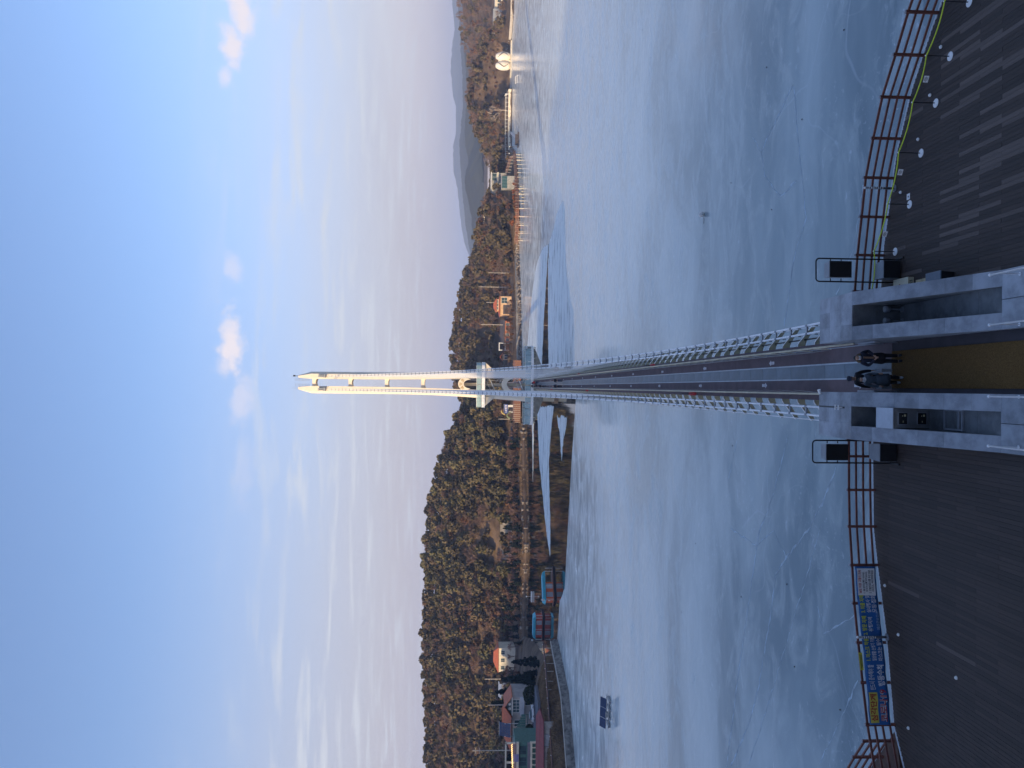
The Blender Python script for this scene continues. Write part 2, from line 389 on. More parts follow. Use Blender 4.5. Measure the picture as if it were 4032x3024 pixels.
def ice_material(name, dark, pale, white, rough):
    m = bpy.data.materials.new(name); m.use_nodes = True; t = m.node_tree; b = t.nodes['Principled BSDF']
    tcx = nn(t, 'ShaderNodeTexCoord'); P = tcx.outputs['Object']
    def noise(scale, detail=6, rough_=.6, stretch=None, dist=0):
        src = P
        if stretch:
            q = nn(t, 'ShaderNodeMapping'); q.inputs['Scale'].default_value = stretch; t.links.new(P, q.inputs[0]); src = q.outputs[0]
        n = nn(t, 'ShaderNodeTexNoise'); n.inputs['Scale'].default_value = scale; n.inputs['Detail'].default_value = detail; n.inputs['Roughness'].default_value = rough_
        n.inputs['Distortion'].default_value = dist
        t.links.new(src, n.inputs[0]); return n.outputs[0]
    big = noise(.035, 5, .55, (.6, 1.4, 1), .6); mid = noise(.22, 7, .65, (.7, 1.3, 1), .8); fine = noise(1.3, 6, .7, (.8, 1.2, 1), .4)
    c = mixc(t, sstep(t, big, .36, .66), dark, pale)
    c = mixc(t, math_(t, 'MULTIPLY', sstep(t, mid, .46, .66), .75), c, pale)
    patch = math_(t, 'MULTIPLY', sstep(t, fine, .55, .74), sstep(t, mid, .45, .62))
    c = mixc(t, math_(t, 'MULTIPLY', patch, .75), c, white)
    # flecks of snow ice in drifts
    fl = math_(t, 'MULTIPLY', sstep(t, noise(2.4, 5, .7, (1, .8, 1), .6), .57, .68), sstep(t, noise(.075, 4, .6, None, .7), .50, .64))
    c = mixc(t, math_(t, 'MULTIPLY', fl, .6), c, white)
    # sky sheen on distant ice painted into the colour: whitens away from this bank
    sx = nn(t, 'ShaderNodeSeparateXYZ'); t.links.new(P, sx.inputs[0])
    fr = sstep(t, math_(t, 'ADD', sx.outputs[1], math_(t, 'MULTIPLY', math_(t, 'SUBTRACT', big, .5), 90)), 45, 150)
    c = mixc(t, math_(t, 'MULTIPLY', fr, math_(t, 'ADD', math_(t, 'MULTIPLY', sstep(t, mid, .35, .6), .35), .55)), c, FAR_SHEEN)
    # healed cracks: edges of large warped cells
    wn = nn(t, 'ShaderNodeTexNoise'); wn.inputs['Scale'].default_value = .08; t.links.new(P, wn.inputs[0])
    ad = nn(t, 'ShaderNodeVectorMath', operation='MULTIPLY_ADD'); t.links.new(wn.outputs[1], ad.inputs[0]); ad.inputs[1].default_value = (14, 14, 0); t.links.new(P, ad.inputs[2])
    for sc_, wd, am in ((.045, .004, .25), (.11, .006, .10)):
        vo = nn(t, 'ShaderNodeTexVoronoi'); vo.feature = 'DISTANCE_TO_EDGE'; vo.inputs['Scale'].default_value = sc_
        t.links.new(ad.outputs[0], vo.inputs[0])
        ln = sstep(t, vo.outputs['Distance'], wd, 0)
        gate = sstep(t, noise(.06, 3), .46, .60)
        c = mixc(t, math_(t, 'MULTIPLY', math_(t, 'MULTIPLY', ln, gate), am), c, white)
    t.links.new(c, b.inputs['Base Color'])
    b.inputs['IOR'].default_value = 1.31; b.inputs['Specular IOR Level'].default_value = .5
    rr = math_(t, 'ADD', math_(t, 'MULTIPLY', sstep(t, mid, .4, .7), .16), rough)
    t.links.new(rr, b.inputs['Roughness'])
    bp = nn(t, 'ShaderNodeBump'); bp.inputs['Strength'].default_value = .10; bp.inputs['Distance'].default_value = .05
    t.links.new(math_(t, 'ADD', fine, math_(t, 'MULTIPLY', mid, 2.0)), bp.inputs['Height']); t.links.new(bp.outputs[0], b.inputs['Normal'])
    return m
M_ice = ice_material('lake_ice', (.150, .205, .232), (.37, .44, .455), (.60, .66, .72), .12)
M_thin = ice_material('thin_ice_glare', (.52, .57, .62), (.58, .63, .67), (.66, .70, .74), .34)
t = M_thin.node_tree; b = t.nodes['Principled BSDF']
tcx = nn(t, 'ShaderNodeTexCoord'); q_ = nn(t, 'ShaderNodeMapping'); q_.inputs['Scale'].default_value = (.05, .22, 1); t.links.new(tcx.outputs['Object'], q_.inputs[0])
nz = nn(t, 'ShaderNodeTexNoise'); nz.inputs['Scale'].default_value = 1.6; nz.inputs['Detail'].default_value = 7; nz.inputs['Roughness'].default_value = .7; t.links.new(q_.outputs[0], nz.inputs[0])
t.links.new(sstep(t, nz.outputs[0], .27, .50), b.inputs['Alpha'])
M_crack = mat('frozen_crack', (.36, .445, .50), .55, .35, .8)
M_float = mat('ice_floe_edge', (.55, .62, .68), .4, .15, 1.0)
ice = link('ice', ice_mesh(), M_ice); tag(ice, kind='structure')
STRIPS = [[(-7.45, 301.9), (-17.1, 297.1), (-28.5, 288.8), (-39.7, 271.7), (-47.4, 260.3), (-53.9, 246.5), (-45.6, 245.7), (-36.4, 249.1), (-25, 253.7), (-12.6, 245.8), (-5.9, 239.4)],
          [(-8.6, 229.6), (-14.1, 220.9), (-20.6, 216.5), (-16.6, 215), (-10.5, 206.6), (-7.7, 205.1)], [(-12.5, 329.1), (-25.1, 324.5), (-39.2, 319.9), (-24.7, 319), (-12.1, 319.3)]]  # left streaks are sky glare on ruffled water, painted as pale sheets
STRIPS += [[(1, 188), (8, 189.4), (14, 190), (20.5, 192), (23.5, 198.5), (28, 203), (33, 207.5), (38.5, 210.3), (44.5, 211), (51, 213.7), (55, 218.5), (54.6, 236.5), (51.5, 248.5), (49, 260), (40, 262), (24, 260.5), (1, 256)],
           [(1, 286), (20, 279), (36, 270), (47.8, 263), (50.4, 262), (52.8, 282), (52.2, 307), (49, 320.8), (44, 332), (36.5, 344.4), (27.5, 354.6), (17, 368), (5, 377), (1, 340)]]
for s_ in STRIPS:
    pts = []
    rr = random.Random(5)
    for i, (x, y) in enumerate(s_):
        x2, y2 = s_[(i + 1) % len(s_)]; n = max(1, int(math.hypot(x2 - x, y2 - y) / 1.5))
        for k in range(n):
            u = k / n; pts.append((x + (x2 - x) * u + rr.uniform(-.5, .5) * (k > 0), y + (y2 - y) * u + rr.uniform(-.9, .9) * (k > 0)))
    o = MB().prism(pts, -.04, .012).build('thin_ice_glare', M_thin, fix=True); tag(o, kind='structure')
CRACKS = [
    [(-5.32, 51.8), (-8.13, 53.9), (-10.43, 56.2), (-13.22, 60.04), (-14.99, 62.05), (-20.11, 63.66), (-25.43, 65.6), (-29.75, 67.95), (-35.85, 72.68)],
    [(-13.22, 60.04), (-11.65, 62.76), (-13.61, 66.62), (-13.42, 73.3)],
    [(-3.95, 60.04), (-9.22, 63.26), (-12.42, 65.92), (-18.22, 67.99), (-26.07, 70.69), (-36.42, 73.85)],
    [(-9.91, 54.19), (-13.56, 56.13), (-16.44, 57.86), (-23.09, 61.65), (-33.31, 67.86)], [(-4.75, 71.82), (-8.64, 74.03)],
    [(-18.59, 48.5), (-21.7, 50.63), (-26.51, 53.87)], [(-14.41, 48.83), (-17.18, 53.41), (-15.47, 54.41)],
    [(23.95, 59.73), (22.01, 63.75), (20.74, 66.19), (18.46, 65.44), (15.71, 61.92), (16.19, 58.81)],
    [(23.81, 59.34), (20.17, 58.71), (16.35, 57.72), (12.85, 56.94), (10.36, 59.06), (5.09, 60.87)], [(20.74, 66.19), (22.67, 68.4)],
    [(13.17, 48.42), (9.3, 49.57), (6.59, 52.03)]]
for ci, cr in enumerate(CRACKS):
    rr = random.Random(ci); line = []
    for (x, y), (x2, y2) in zip(cr, cr[1:]):
        n = max(2, int(math.hypot(x2 - x, y2 - y) / .5))
        for k in range(n):
            u = k / n; line.append((x + (x2 - x) * u + rr.uniform(-.09, .09), y + (y2 - y) * u + rr.uniform(-.09, .09)))
    line.append(cr[-1]); m_ = MB(); vs = []; fs = []
    for i, (x, y) in enumerate(line):
        wd = (.03 + .10 * rr.random()) * (1 if ci in (0, 2, 7, 8) else .6)
        dx, dy = (line[min(i + 1, len(line) - 1)][j] - line[max(i - 1, 0)][j] for j in (0, 1)); l_ = math.hypot(dx, dy) or 1
        vs += [(x - dy / l_ * wd, y + dx / l_ * wd, .022), (x, y, .035), (x + dy / l_ * wd, y - dx / l_ * wd, .022)]
    for i in range(len(line) - 1): fs += [(3 * i, 3 * i + 3, 3 * i + 4, 3 * i + 1), (3 * i + 1, 3 * i + 4, 3 * i + 5, 3 * i + 2)]
    m_.add(vs, fs).build('ice_crack', M_crack, ice)

# ---- the wooded hill at the viewer's back: the low sun stands behind it
CREST = [(-1100, 172), (-900, 172), (-700, 150), (-600, 132), (-560, 127), (-490, 110), (-400, 103), (-330, 100), (-258, 93), (-180, 78), (-100, 62), (0, 50), (100, 46), (300, 50), (500, 55)]
def HB(x, y):
    T = np.interp(x, [c[0] for c in CREST], [c[1] for c in CREST])
    s_ = np.where(y > -60, np.clip((17.5 - y) / 77.5, 0, 1), np.clip((480 + y) / 420, 0, 1))
    lower = np.clip((18 - y) * .73, 0, 1e9)
    prof = T * np.sin(s_ * np.pi / 2) ** .9
    return np.where(y > -60, np.minimum(prof, 8.6 + lower), np.maximum(prof, 8)) * np.clip((18.5 - y) / 1.0, 0, 1) - .3 + fbm(x, y, .06, 9) * np.clip(-y / 20, 0, 1) * .8
tag(link('hill', grid_mesh('hill', np.arange(-1100, 501, 10.0), np.concatenate([np.arange(-480, -40, 12.0), np.arange(-40, 20, 2.0)]), HB), M_land, smooth=True), kind='structure')

# ---- mountains far up the valley
M_mtn = mat('far_mountain', (.055, .060, .050), .95, .3, .004, spec=.1)
def ridge_mesh(name, yc, depth, prof, nx, seed, rough):
    xs = np.linspace(prof[0][0], prof[-1][0], nx); ys = np.linspace(yc - depth, yc + depth, 40)
    def hf(x, y):
        T = np.interp(x, [p[0] for p in prof], [p[1] for p in prof])
        u = np.clip(np.abs(y - yc - fbm(x, x * 0, 8 / depth, seed) * depth * .1) / depth, 0, 1)
        return 6 + (T - 6) * (1 - u) ** .9 * (1 + fbm(x, y, 14 / depth, seed + 1) * .05 * u) + fbm(x, y, 30 / depth, seed + 2) * rough * (1 - u)
    return grid_mesh(name, xs, ys, hf)
MT = [(-6500, 150), (-3000, 190), (-900, 90), (300, 70), (987, 66), (1163, 117), (1359, 152), (1496, 165), (1653, 200), (1790, 210), (1929, 184), (2125, 182), (2302, 217), (2498, 239), (2735, 202), (2872, 217), (3300, 250), (4600, 200), (7000, 230)]
tag(link('mountain', ridge_mesh('mountain', 6000, 1500, MT, 420, 21, 2.2), M_mtn, smooth=True), kind='structure')
tag(link('foothill', ridge_mesh('foothill', 1900, 330, [(150, 8), (320, 26), (412, 35), (431, 40), (474, 51), (505, 52), (549, 44), (599, 52), (642, 55), (720, 50), (900, 62), (1400, 70)], 260, 31, 1.0), M_mtn, smooth=True), kind='structure')
tag(link('foothill', ridge_mesh('foothill', 3100, 450, [(300, 10), (700, 72), (850, 86), (980, 95), (1120, 80), (1300, 88), (1600, 110), (2400, 120)], 200, 37, 1.4), M_mtn, smooth=True), kind='structure')
# ================================================================ NEAR END: decks, anchor blocks, rails
DZ = 9.2
M_granite = mat('granite', (.275, .292, .318), .55, .24, 1.6, bump=.15, bscale=60, rndv=.20)
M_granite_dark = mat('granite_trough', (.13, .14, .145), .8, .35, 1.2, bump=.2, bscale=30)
M_joint = mat('mortar_joint', (.05, .052, .055), .9, .2, 4)
M_plank = mat('deck_board', (.050, .034, .027), .75, .3, 3, bump=.2, bscale=30, rndv=.22, stretch=(6, .6, 6))
M_plank_lt = mat('weathered_deck_board', (.115, .085, .070), .75, .2, 3, bump=.2, bscale=30, rndv=.15, stretch=(6, .6, 6))
M_black = mat('black_powder_coat', (.012, .013, .016), .45, .2, 4)
M_rail = mat('red_brown_rail', (.17, .062, .045), .55, .25, 3, rndv=.1)
M_steel = mat('stainless_pipe', (.80, .82, .84), .3, .06, 3, metal=.35)
M_white = mat('white_paint', (.84, .84, .82), .45, .08, 2)
M_paper = mat('white_sign_sheet', (.82, .81, .78), .6, .06, 3)
M_grey = mat('grey_paint', (.30, .32, .35), .5, .12, 2)
M_coir = mat('coir_mat', (.165, .095, .036), 1.0, .5, 55, bump=1.0, bscale=160, spec=.05)
M_floor = mat('dark_floor_paint', (.045, .036, .040), .8, .2, 1.2)
M_concrete = mat('concrete', (.30, .295, .28), .85, .25, .7, bump=.2, bscale=20)
M_foam = mat('speaker_foam', (.006, .006, .007), .9, .2, 40)

# ---- walkway slab between the blocks, and the ground slab carrying it all
s_ = MB().box(-1.76, 3.56, 18.6, 30.0, 6.2, 9.13)
s_.box(-.07, 1.84, 18.6, 28.2, 9.13, 9.188)
tag(s_.build('walkway', M_floor), kind='structure')
root = MB().box(.10, 1.48, 18.8, 28.2, 9.19, 9.225)
o = root.build('door_mat', M_coir); tag(o, 'long brown coir mat on the walkway between the granite blocks', 'mat')

# ---- plank decks either side
EDGE_L = [(-30, 22.5), (-15.2, 26.55), (-13.56, 27.18), (-12.36, 27.87), (-9.18, 28.45), (-6.76, 29.13), (-5.45, 29.44), (-3.09, 29.53), (-1.7, 29.55)]
EDGE_R = [(3.5, 29.1), (4.09, 29.05), (5.62, 28.86), (8.87, 28.02), (10.86, 27.05), (12.44, 25.91), (13.17, 25.27), (16, 22.6)]
def edge_y(E_, x):
    return float(np.interp(x, [p[0] for p in E_], [p[1] for p in E_]))
unit = MB().box(0, 1, 0, 1, -1, 0).mesh('deck_board')
unit_lt = unit.copy(); unit.materials.append(M_plank); unit_lt.materials.append(M_plank_lt)
LIGHT_R = [(9.35, 21.4, 25.5), (9.2, 21.4, 23.45), (8.9, 23.4, 25.4), (8.5, 23.4, 25.45), (8.8, 21.4, 25.5), (10.6, 22.4, 24.4), (10.75, 21.4, 24.5), (10.45, 22.4, 25.5), (10.3, 23.4, 25.5)]
def plank_deck(name, E_, xa, xb, y0, label, seed):
    rr = random.Random(seed)
    root = thing(name, None, None, ((xa + xb) / 2, 24, 9.0)); tag(root, kind='structure')
    pitch_, y_end = .142, y0
    boards = []
    x = xa; col = 0
    while x < xb - .05:
        ye = min(edge_y(E_, x), edge_y(E_, x + pitch_)) - .02
        ya = y0 + (col % 2) * 1.02 - 1.02
        while ya < ye:
            yb = min(ya + 2.035, ye)
            if yb > y0 + .05: boards.append((x, max(ya, y0), yb))
            ya += 2.04
        x += pitch_; col += 1
    boards.sort(key=lambda q: math.hypot(q[0] - 0.5, q[1] - 20))
    rest = MB(root)
    lights = set()
    for i, (bx_, ya, yb) in enumerate(boards):
        dark = rr.random()
        dens = .32 if (bx_ > 0 and ya < 23.3) else (.055 if bx_ > 0 else .015)
        lt = dark < dens
        h = 9.2 + rr.uniform(-.004, .002)
        if i < 300:
            o = link('deck_board', unit_lt if lt else unit, None, root, loc=Vector((bx_ + .004, ya + .003, h)) - root.location, scale=(pitch_ - .005, yb - ya - .004, .035))
        else:
            rest.box(bx_ + .004, bx_ + pitch_ - .004, ya + .003, yb - .003, h - .035, h)
    o = rest.build('deck_board', M_plank, root, fix=False); tag(o, kind='stuff')
    # joists and fascia
    j = MB(root)
    pts = [p for p in E_ if xa - .01 <= p[0] <= xb + .01]
    pts = [(xa, edge_y(E_, xa))] + [p for p in pts if xa + .05 < p[0] < xb - .05] + [(xb, edge_y(E_, xb))]
    j.prism([(xa, y0)] + [(p[0], p[1] - .04) for p in pts] + [(xb, y0)], 8.95, 9.155)
    j.build('deck_frame', M_floor, root)
    e_ = MB(root)
    for p, q in zip(pts, pts[1:]): e_.beam((p[0], p[1] + .03, 9.13), (q[0], q[1] + .03, 9.13), .10, .12)
    e_.build('edge_trim', mat('pale_edge_trim_' + name[:1] + str(seed), (.46, .50, .54), .4, .2, 2), root)
    pl = []
    k_ = MB(root)
    n_ = int((xb - xa) / 2.4)
    for i in range(n_ + 1):
        xx = xa + .3 + i * (xb - xa - .6) / n_
        for yy in (edge_y(E_, xx) - .5, 22.5):
            k_.tube([(xx, yy, -.5), (xx, yy, 8.95)], .13, 8)
    k_.build('deck_piles', M_concrete, root)
    return root
plank_deck('deck', EDGE_L, -15.2, -1.80, 19.2, '', 1)
plank_deck('deck', EDGE_R, 3.60, 14.6, 19.2, '', 2)

# ---- granite anchor blocks: cap, two wedge walls, a trough between them
def anchor_block(xa, xb, ta, tb, label):
    """xa<xb outer faces, ta<tb the trough"""
    root = thing('anchor_block', label, 'anchor block', ((xa + xb) / 2, 26, 9.13))
    core = MB(root).box(xa + .03, xb - .03, 27.42, 29.97, 7.5, 11.115)
    core.build('core', M_joint, root)
    prof = [(21.2, 9.14), (27.42, 9.14), (27.42, 11.10), (21.9, 9.37), (21.2, 9.37)]
    wl = MB(root)
    wl.xprism(prof, xa + .03, ta - .02).xprism(prof, tb + .02, xb - .03)
    wl.build('wall_core', M_joint, root)
    # cladding: side faces, front, cap slabs, sloping copings
    def clad(name, mb, m=M_granite): return mb.build(name, m, root)
    for x0, x1 in ((xa, xa + .03), (xb - .03, xb)):
        y = 27.4
        for k in range(3): clad('side_slab', MB(root).box(x0, x1, 27.405 + k * .865, 28.262 + k * .865, 9.1, 11.12))
        for k in range(6):
            y0, y1 = 21.9 + k * .917, 21.9 + (k + 1) * .917 - .008
            za, zb = (9.37 + (yy - 21.9) * (11.10 - 9.37) / 5.52 for yy in (y0, y1))
            clad('side_slab', MB(root).hexa([(x0, y0, 9.1), (x1, y0, 9.1), (x1, y1, 9.1), (x0, y1, 9.1)], [(x0, y0, za), (x1, y0, za), (x1, y1, zb), (x0, y1, zb)]))
    for k in range(3):
        w_ = (xb - xa) / 3; clad('front_slab', MB(root).box(xa + k * w_ + .003, xa + (k + 1) * w_ - .003, 29.972, 30.0, 7.6, 11.12))
    for r_ in range(3):
        y0, y1 = 27.4 + r_ * .868, 27.4 + (r_ + 1) * .868 - .007
        w_ = (xb - xa) / 3
        for k in range(3): clad('cap_slab', MB(root).box(xa - .012 + k * w_ * 1.008 + .003, xa - .012 + (k + 1) * w_ * 1.012 - .003, y0, y1, 11.118, 11.155))
    for x0, x1 in ((xa - .012, ta), (tb, xb + .012)):
        for k in range(6):
            y0, y1 = 21.9 + k * .917, 21.9 + (k + 1) * .917 - .006
            za, zb = (9.375 + (yy - 21.9) * (11.118 - 9.375) / 5.51 for yy in (y0, y1))
            if k == 5: y1 = 27.395; zb = 11.118
            clad('coping_slab', MB(root).hexa([(x0, y0, za), (x1, y0, za), (x1, y1, zb), (x0, y1, zb)], [(x0, y0, za + .037), (x1, y0, za + .037), (x1, y1, zb + .037), (x0, y1, zb + .037)]))
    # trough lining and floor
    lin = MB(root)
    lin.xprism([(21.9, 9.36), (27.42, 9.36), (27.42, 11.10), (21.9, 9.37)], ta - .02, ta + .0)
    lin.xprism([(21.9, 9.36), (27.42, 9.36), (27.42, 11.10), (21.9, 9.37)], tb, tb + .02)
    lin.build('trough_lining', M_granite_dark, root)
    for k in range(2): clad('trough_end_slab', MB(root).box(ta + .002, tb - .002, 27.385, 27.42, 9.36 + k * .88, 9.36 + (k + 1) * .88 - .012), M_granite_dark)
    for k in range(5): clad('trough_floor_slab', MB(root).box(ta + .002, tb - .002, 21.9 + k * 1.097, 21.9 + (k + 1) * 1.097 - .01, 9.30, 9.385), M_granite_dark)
    # apron by the hand rails
    w_ = (xb - xa) / 2
    for k in range(2):
        for r_ in range(2):
            clad('apron_slab', MB(root).box(xa - .012 + k * w_ + .003, xa + (k + 1) * w_ + .009, 18.7 + r_ * 1.6, 18.7 + (r_ + 1) * 1.6 - (.008 if r_ == 0 else .006), 9.14, 9.41))
    return root
blockR = anchor_block(1.84, 3.56, 2.32, 3.09, 'grey granite anchor block with an open empty trough, right of the walkway')
blockL = anchor_block(-1.76, -.07, -1.28, -.57, 'grey granite anchor block whose trough holds a metal cabinet, left of the walkway')
# dark slot and small white stands on the left cap
s_ = MB(blockL).box(-.66, -.60, 27.9, 29.98, 11.156, 11.166); s_.build('cable_slot', M_black, blockL)
for yy in (28.05, 28.3):
    o = MB(blockL).tube([(-.63, yy, 11.16), (-.63, yy, 11.30)], .02, 8).box(-.72, -.54, yy - .02, yy + .02, 11.30, 11.33).build('cable_stand', M_white, blockL)
# hand rails of stainless pipe standing on the aprons
def pipe_rail(x, label):
    root = thing('pipe_handrail', label, 'handrail', (x, 20, 9.41), group=None)
    m_ = MB(root).tube([(x, 17.6, 10.05), (x, 21.46, 10.05)], .028, 10); m_.build('pipe', M_steel, root, smooth=True)
    MB(root).ball((x, 21.50, 10.05), .05, 12).build('end_ball', M_steel, root, smooth=True)
    for yy in (21.15, 19.2): MB(root).tube([(x, yy, 9.41), (x, yy, 10.04)], .02, 8).lathe([(.05, 9.411), (.05, 9.43)], 10, (x, yy, 0)).build('post', M_steel, root)
pipe_rail(3.35, 'stainless pipe handrail along the outer edge of the right granite block')
pipe_rail(1.92, 'stainless pipe handrail on the right granite block beside the mat')
pipe_rail(-.13, 'stainless pipe handrail on the left granite block beside the mat')
pipe_rail(-1.55, 'stainless pipe handrail along the outer edge of the left granite block')

# ---- things in and by the blocks
cab = thing('control_cabinet', 'grey metal control cabinet with two dark gauge windows in the left trough', 'cabinet', (-.925, 25.9, 9.385))
MB(cab).box(-1.26, -.59, 25.5, 26.3, 9.387, 10.66).build('body', mat('cabinet_grey', (.20, .205, .21), .5, .2, 2), cab, bevel=.01)
MB(cab).hexa([(-1.275, 25.44, 10.662), (-.575, 25.44, 10.662), (-.575, 26.32, 10.662), (-1.275, 26.32, 10.662)], [(-1.275, 25.44, 10.69), (-.575, 25.44, 10.69), (-.575, 26.32, 10.80), (-1.275, 26.32, 10.80)]).build('lid', mat('cabinet_lid', (.46, .49, .53), .4, .1, 2), cab)
M_gauge = mat('cream_gauge', (.62, .55, .32), .5, .1, 3)
for z0 in (10.16, 9.50):
    wn_ = MB(cab).box(-1.12, -.74, 25.478, 25.496, z0, z0 + .30).build('window', M_foam, cab)
    fr = MB(cab)
    for q in ((-1.14, -.72, z0 - .02, z0 - .002), (-1.14, -.72, z0 + .302, z0 + .32), (-1.14, -1.122, z0, z0 + .3), (-.738, -.72, z0, z0 + .3)): fr.box(q[0], q[1], 25.47, 25.497, q[2], q[3])
    fr.build('frame', M_grey, wn_)
    for q in ((-.86, -.79, .06, .12), (-.86, -.82, .16, .18), (-1.06, -1.0, .14, .16)): MB(cab).box(q[0], q[1], 25.468, 25.476, z0 + q[2], z0 + q[3]).build('gauge', M_gauge, wn_)
hf = thing('metal_frame', 'low dark metal frame lying in the left trough before the cabinet', 'frame', (-.9, 24.1, 9.385))
f_ = MB(hf)
for p, q in (((-1.20, 23.66, 9.42), (-.62, 23.66, 9.42)), ((-1.20, 23.84, 9.42), (-.62, 23.84, 9.42)), ((-1.22, 23.62, 9.42), (-1.22, 24.6, 9.42)), ((-.60, 23.62, 9.42), (-.60, 24.6, 9.42)), ((-1.22, 24.58, 9.42), (-.6, 24.58, 9.42))): f_.beam(p, q, .05, .06)
f_.build('bars', M_grey, hf)
for i, xx in enumerate((2.94, 2.52)):
    fl = thing('floodlight', ['left', 'right'][1 - i] + ' one of two small grey floodlights in the empty granite trough', 'floodlight', (xx, 27.1, 9.385))
    MB(fl).tube([(xx, 27.2, 9.387), (xx, 27.2, 9.85)], .03, 8).box(xx - .09, xx + .09, 27.12, 27.3, 9.386, 9.41).build('stand', M_grey, fl)
    MB(fl).lathe([(.05, 0), (.10, .05), (.12, .20), (.11, .22)], 14, (xx, 27.15, 9.86)).build('lamp_housing', M_grey, fl, smooth=True)
    MB(fl).lathe([(.10, 0), (.10, .012)], 14, (xx, 27.15, 10.081)).build('lens', mat('lamp_lens%d' % i, (.45, .47, .48), .1, .1, 3), fl)
bx1 = thing('foam_box', 'cream foam box with a red mark on the deck by the right block', 'box', (3.84, 27.3, 9.2))
MB(bx1).box(3.64, 4.06, 26.8, 27.75, 9.202, 9.40).build('body', mat('cream_foam', (.60, .53, .36), .7, .08, 3), bx1, bevel=.01)
MB(bx1).box(3.63, 4.07, 26.79, 27.76, 9.401, 9.43).build('lid', mat('cream_foam_lid', (.66, .59, .42), .7, .08, 3), bx1, bevel=.008)
MB(bx1).obox((3.80, 27.45, 9.433), (.05, .34, .004), rz=.35).build('red_mark', mat('red_print', (.45, .08, .03), .6, .2, 6), bx1)
for k in range(3): MB(bx1).box(3.72 + k * .09, 3.77 + k * .09, 26.793, 26.799, 9.33, 9.36).build('print', M_black, bx1); MB(bx1).box(3.73 + k * .09, 3.78 + k * .09, 26.793, 26.799, 9.27, 9.30).build('print', M_black, bx1)
o = thing('plank_offcut', 'pale flat board lying on the deck between foam box and grey bin', 'board', (3.78, 26.2, 9.2))
MB(o).box(3.66, 3.92, 25.75, 26.62, 9.203, 9.24).build('board', mat('pale_board', (.50, .40, .24), .7, .2, 3), o)
bn = thing('storage_bin', 'black storage bin with a blue-grey lid beside the right granite block', 'bin', (3.95, 24.8, 9.2))
MB(bn).hexa([(3.63, 24.48, 9.203), (3.90, 24.48, 9.203), (3.90, 25.2, 9.203), (3.63, 25.2, 9.203)], [(3.61, 24.44, 9.66), (3.92, 24.44, 9.66), (3.92, 25.24, 9.66), (3.61, 25.24, 9.66)]).build('body', M_black, bn)
MB(bn).box(3.60, 3.94, 24.42, 25.26, 9.661, 9.71).build('lid', mat('bin_lid', (.13, .165, .21), .45, .1, 3), bn, bevel=.015)
lp = thing('small_spotlight', 'small grey spotlight on the inner top edge of the left granite block', 'spotlight', (-.16, 29.75, 11.155))
MB(lp).tube([(-.16, 29.75, 11.157), (-.12, 29.75, 11.24)], .02, 8).build('bracket', M_grey, lp)
MB(lp).tube([(-.14, 29.70, 11.26), (.02, 29.66, 11.32)], [.045, .065], 10).build('lamp', M_white, lp)
# low grey end panels where the bridge hand rail meets the blocks
for xx, lab in ((1.80, 'right'), (-.02, 'left')):
    o = thing('rail_end_box', 'slim grey box closing the bridge handrail at the %s block' % lab, 'box', (xx, 28.4, 9.2))
    MB(o).box(xx - .035, xx + .035, 27.75, 29.0, 9.95, 10.12).build('box', mat('rail_end_grey_' + lab, (.36, .38, .42), .4, .1, 3), o, bevel=.01)
    for yy in (27.9, 28.85): MB(o).box(xx - .02, xx + .02, yy - .03, yy + .03, 9.19, 9.949).build('post', M_grey, o)

# ---- brown timber-look railings along the deck edges
def railing(name, label, posts, ext=None, dark_last=0):
    root = thing(name, label, 'railing', (posts[0][0], posts[0][1], DZ))
    for i, (x, y) in enumerate(posts):
        p = MB(root).box(x - .045, x + .045, y - .045, y + .045, 8.98, 10.33).build('post', M_rail, root)
        MB(root).hexa([(x - .055, y - .055, 10.331), (x + .055, y - .055, 10.331), (x + .055, y + .055, 10.331), (x - .055, y + .055, 10.331)], [(x - .03, y - .03, 10.37), (x + .03, y - .03, 10.37), (x + .03, y + .03, 10.37), (x - .03, y + .03, 10.37)]).build('post_cap', M_grey, p)
    for (x, y), (x2, y2) in zip(posts, posts[1:]):
        d = Vector((x2 - x, y2 - y, 0)).normalized(); n = Vector((d.y, -d.x, 0)) * .0
        for zz, hh in ((10.24, .08), (9.96, .07), (9.68, .07), (9.40, .07)):
            MB(root).beam((x + d.x * .046, y + d.y * .046, zz), (x2 - d.x * .046, y2 - d.y * .046, zz), .05, hh).build('rail', M_rail, root)
    return root
POST_R = [(3.80, 29.02), (5.17, 28.84), (6.57, 28.55), (7.97, 28.26), (9.28, 27.74), (10.57, 27.13), (11.73, 26.27), (12.85, 25.5), (13.9, 24.6)]
POST_L = [(-15.0, 26.75), (-13.65, 27.25), (-12.26, 27.8), (-10.86, 28.18), (-9.49, 28.53), (-8.1, 28.86), (-6.69, 29.05), (-5.25, 29.27), (-3.85, 29.35), (-2.55, 29.38), (-1.90, 29.40)]
railing('deck_railing', 'red-brown four-rail railing along the right deck behind the yellow rope', POST_R)
railing('deck_railing', 'red-brown four-rail railing along the left deck carrying the blue banner', POST_L)
railing('deck_railing', 'dark railing running off behind the left deck corner past the banner', [(-12.95, 28.0), (-13.9, 28.75), (-14.9, 29.5), (-16.0, 30.3)])
tag(MB().prism([(-12.5, 27.9), (-13.0, 27.75), (-18, 26.8), (-18, 31), (-16, 30.6)], 8.9, 9.12).build('landing', mat('brown_landing', (.10, .052, .035), .8, .3, 3)), kind='structure')

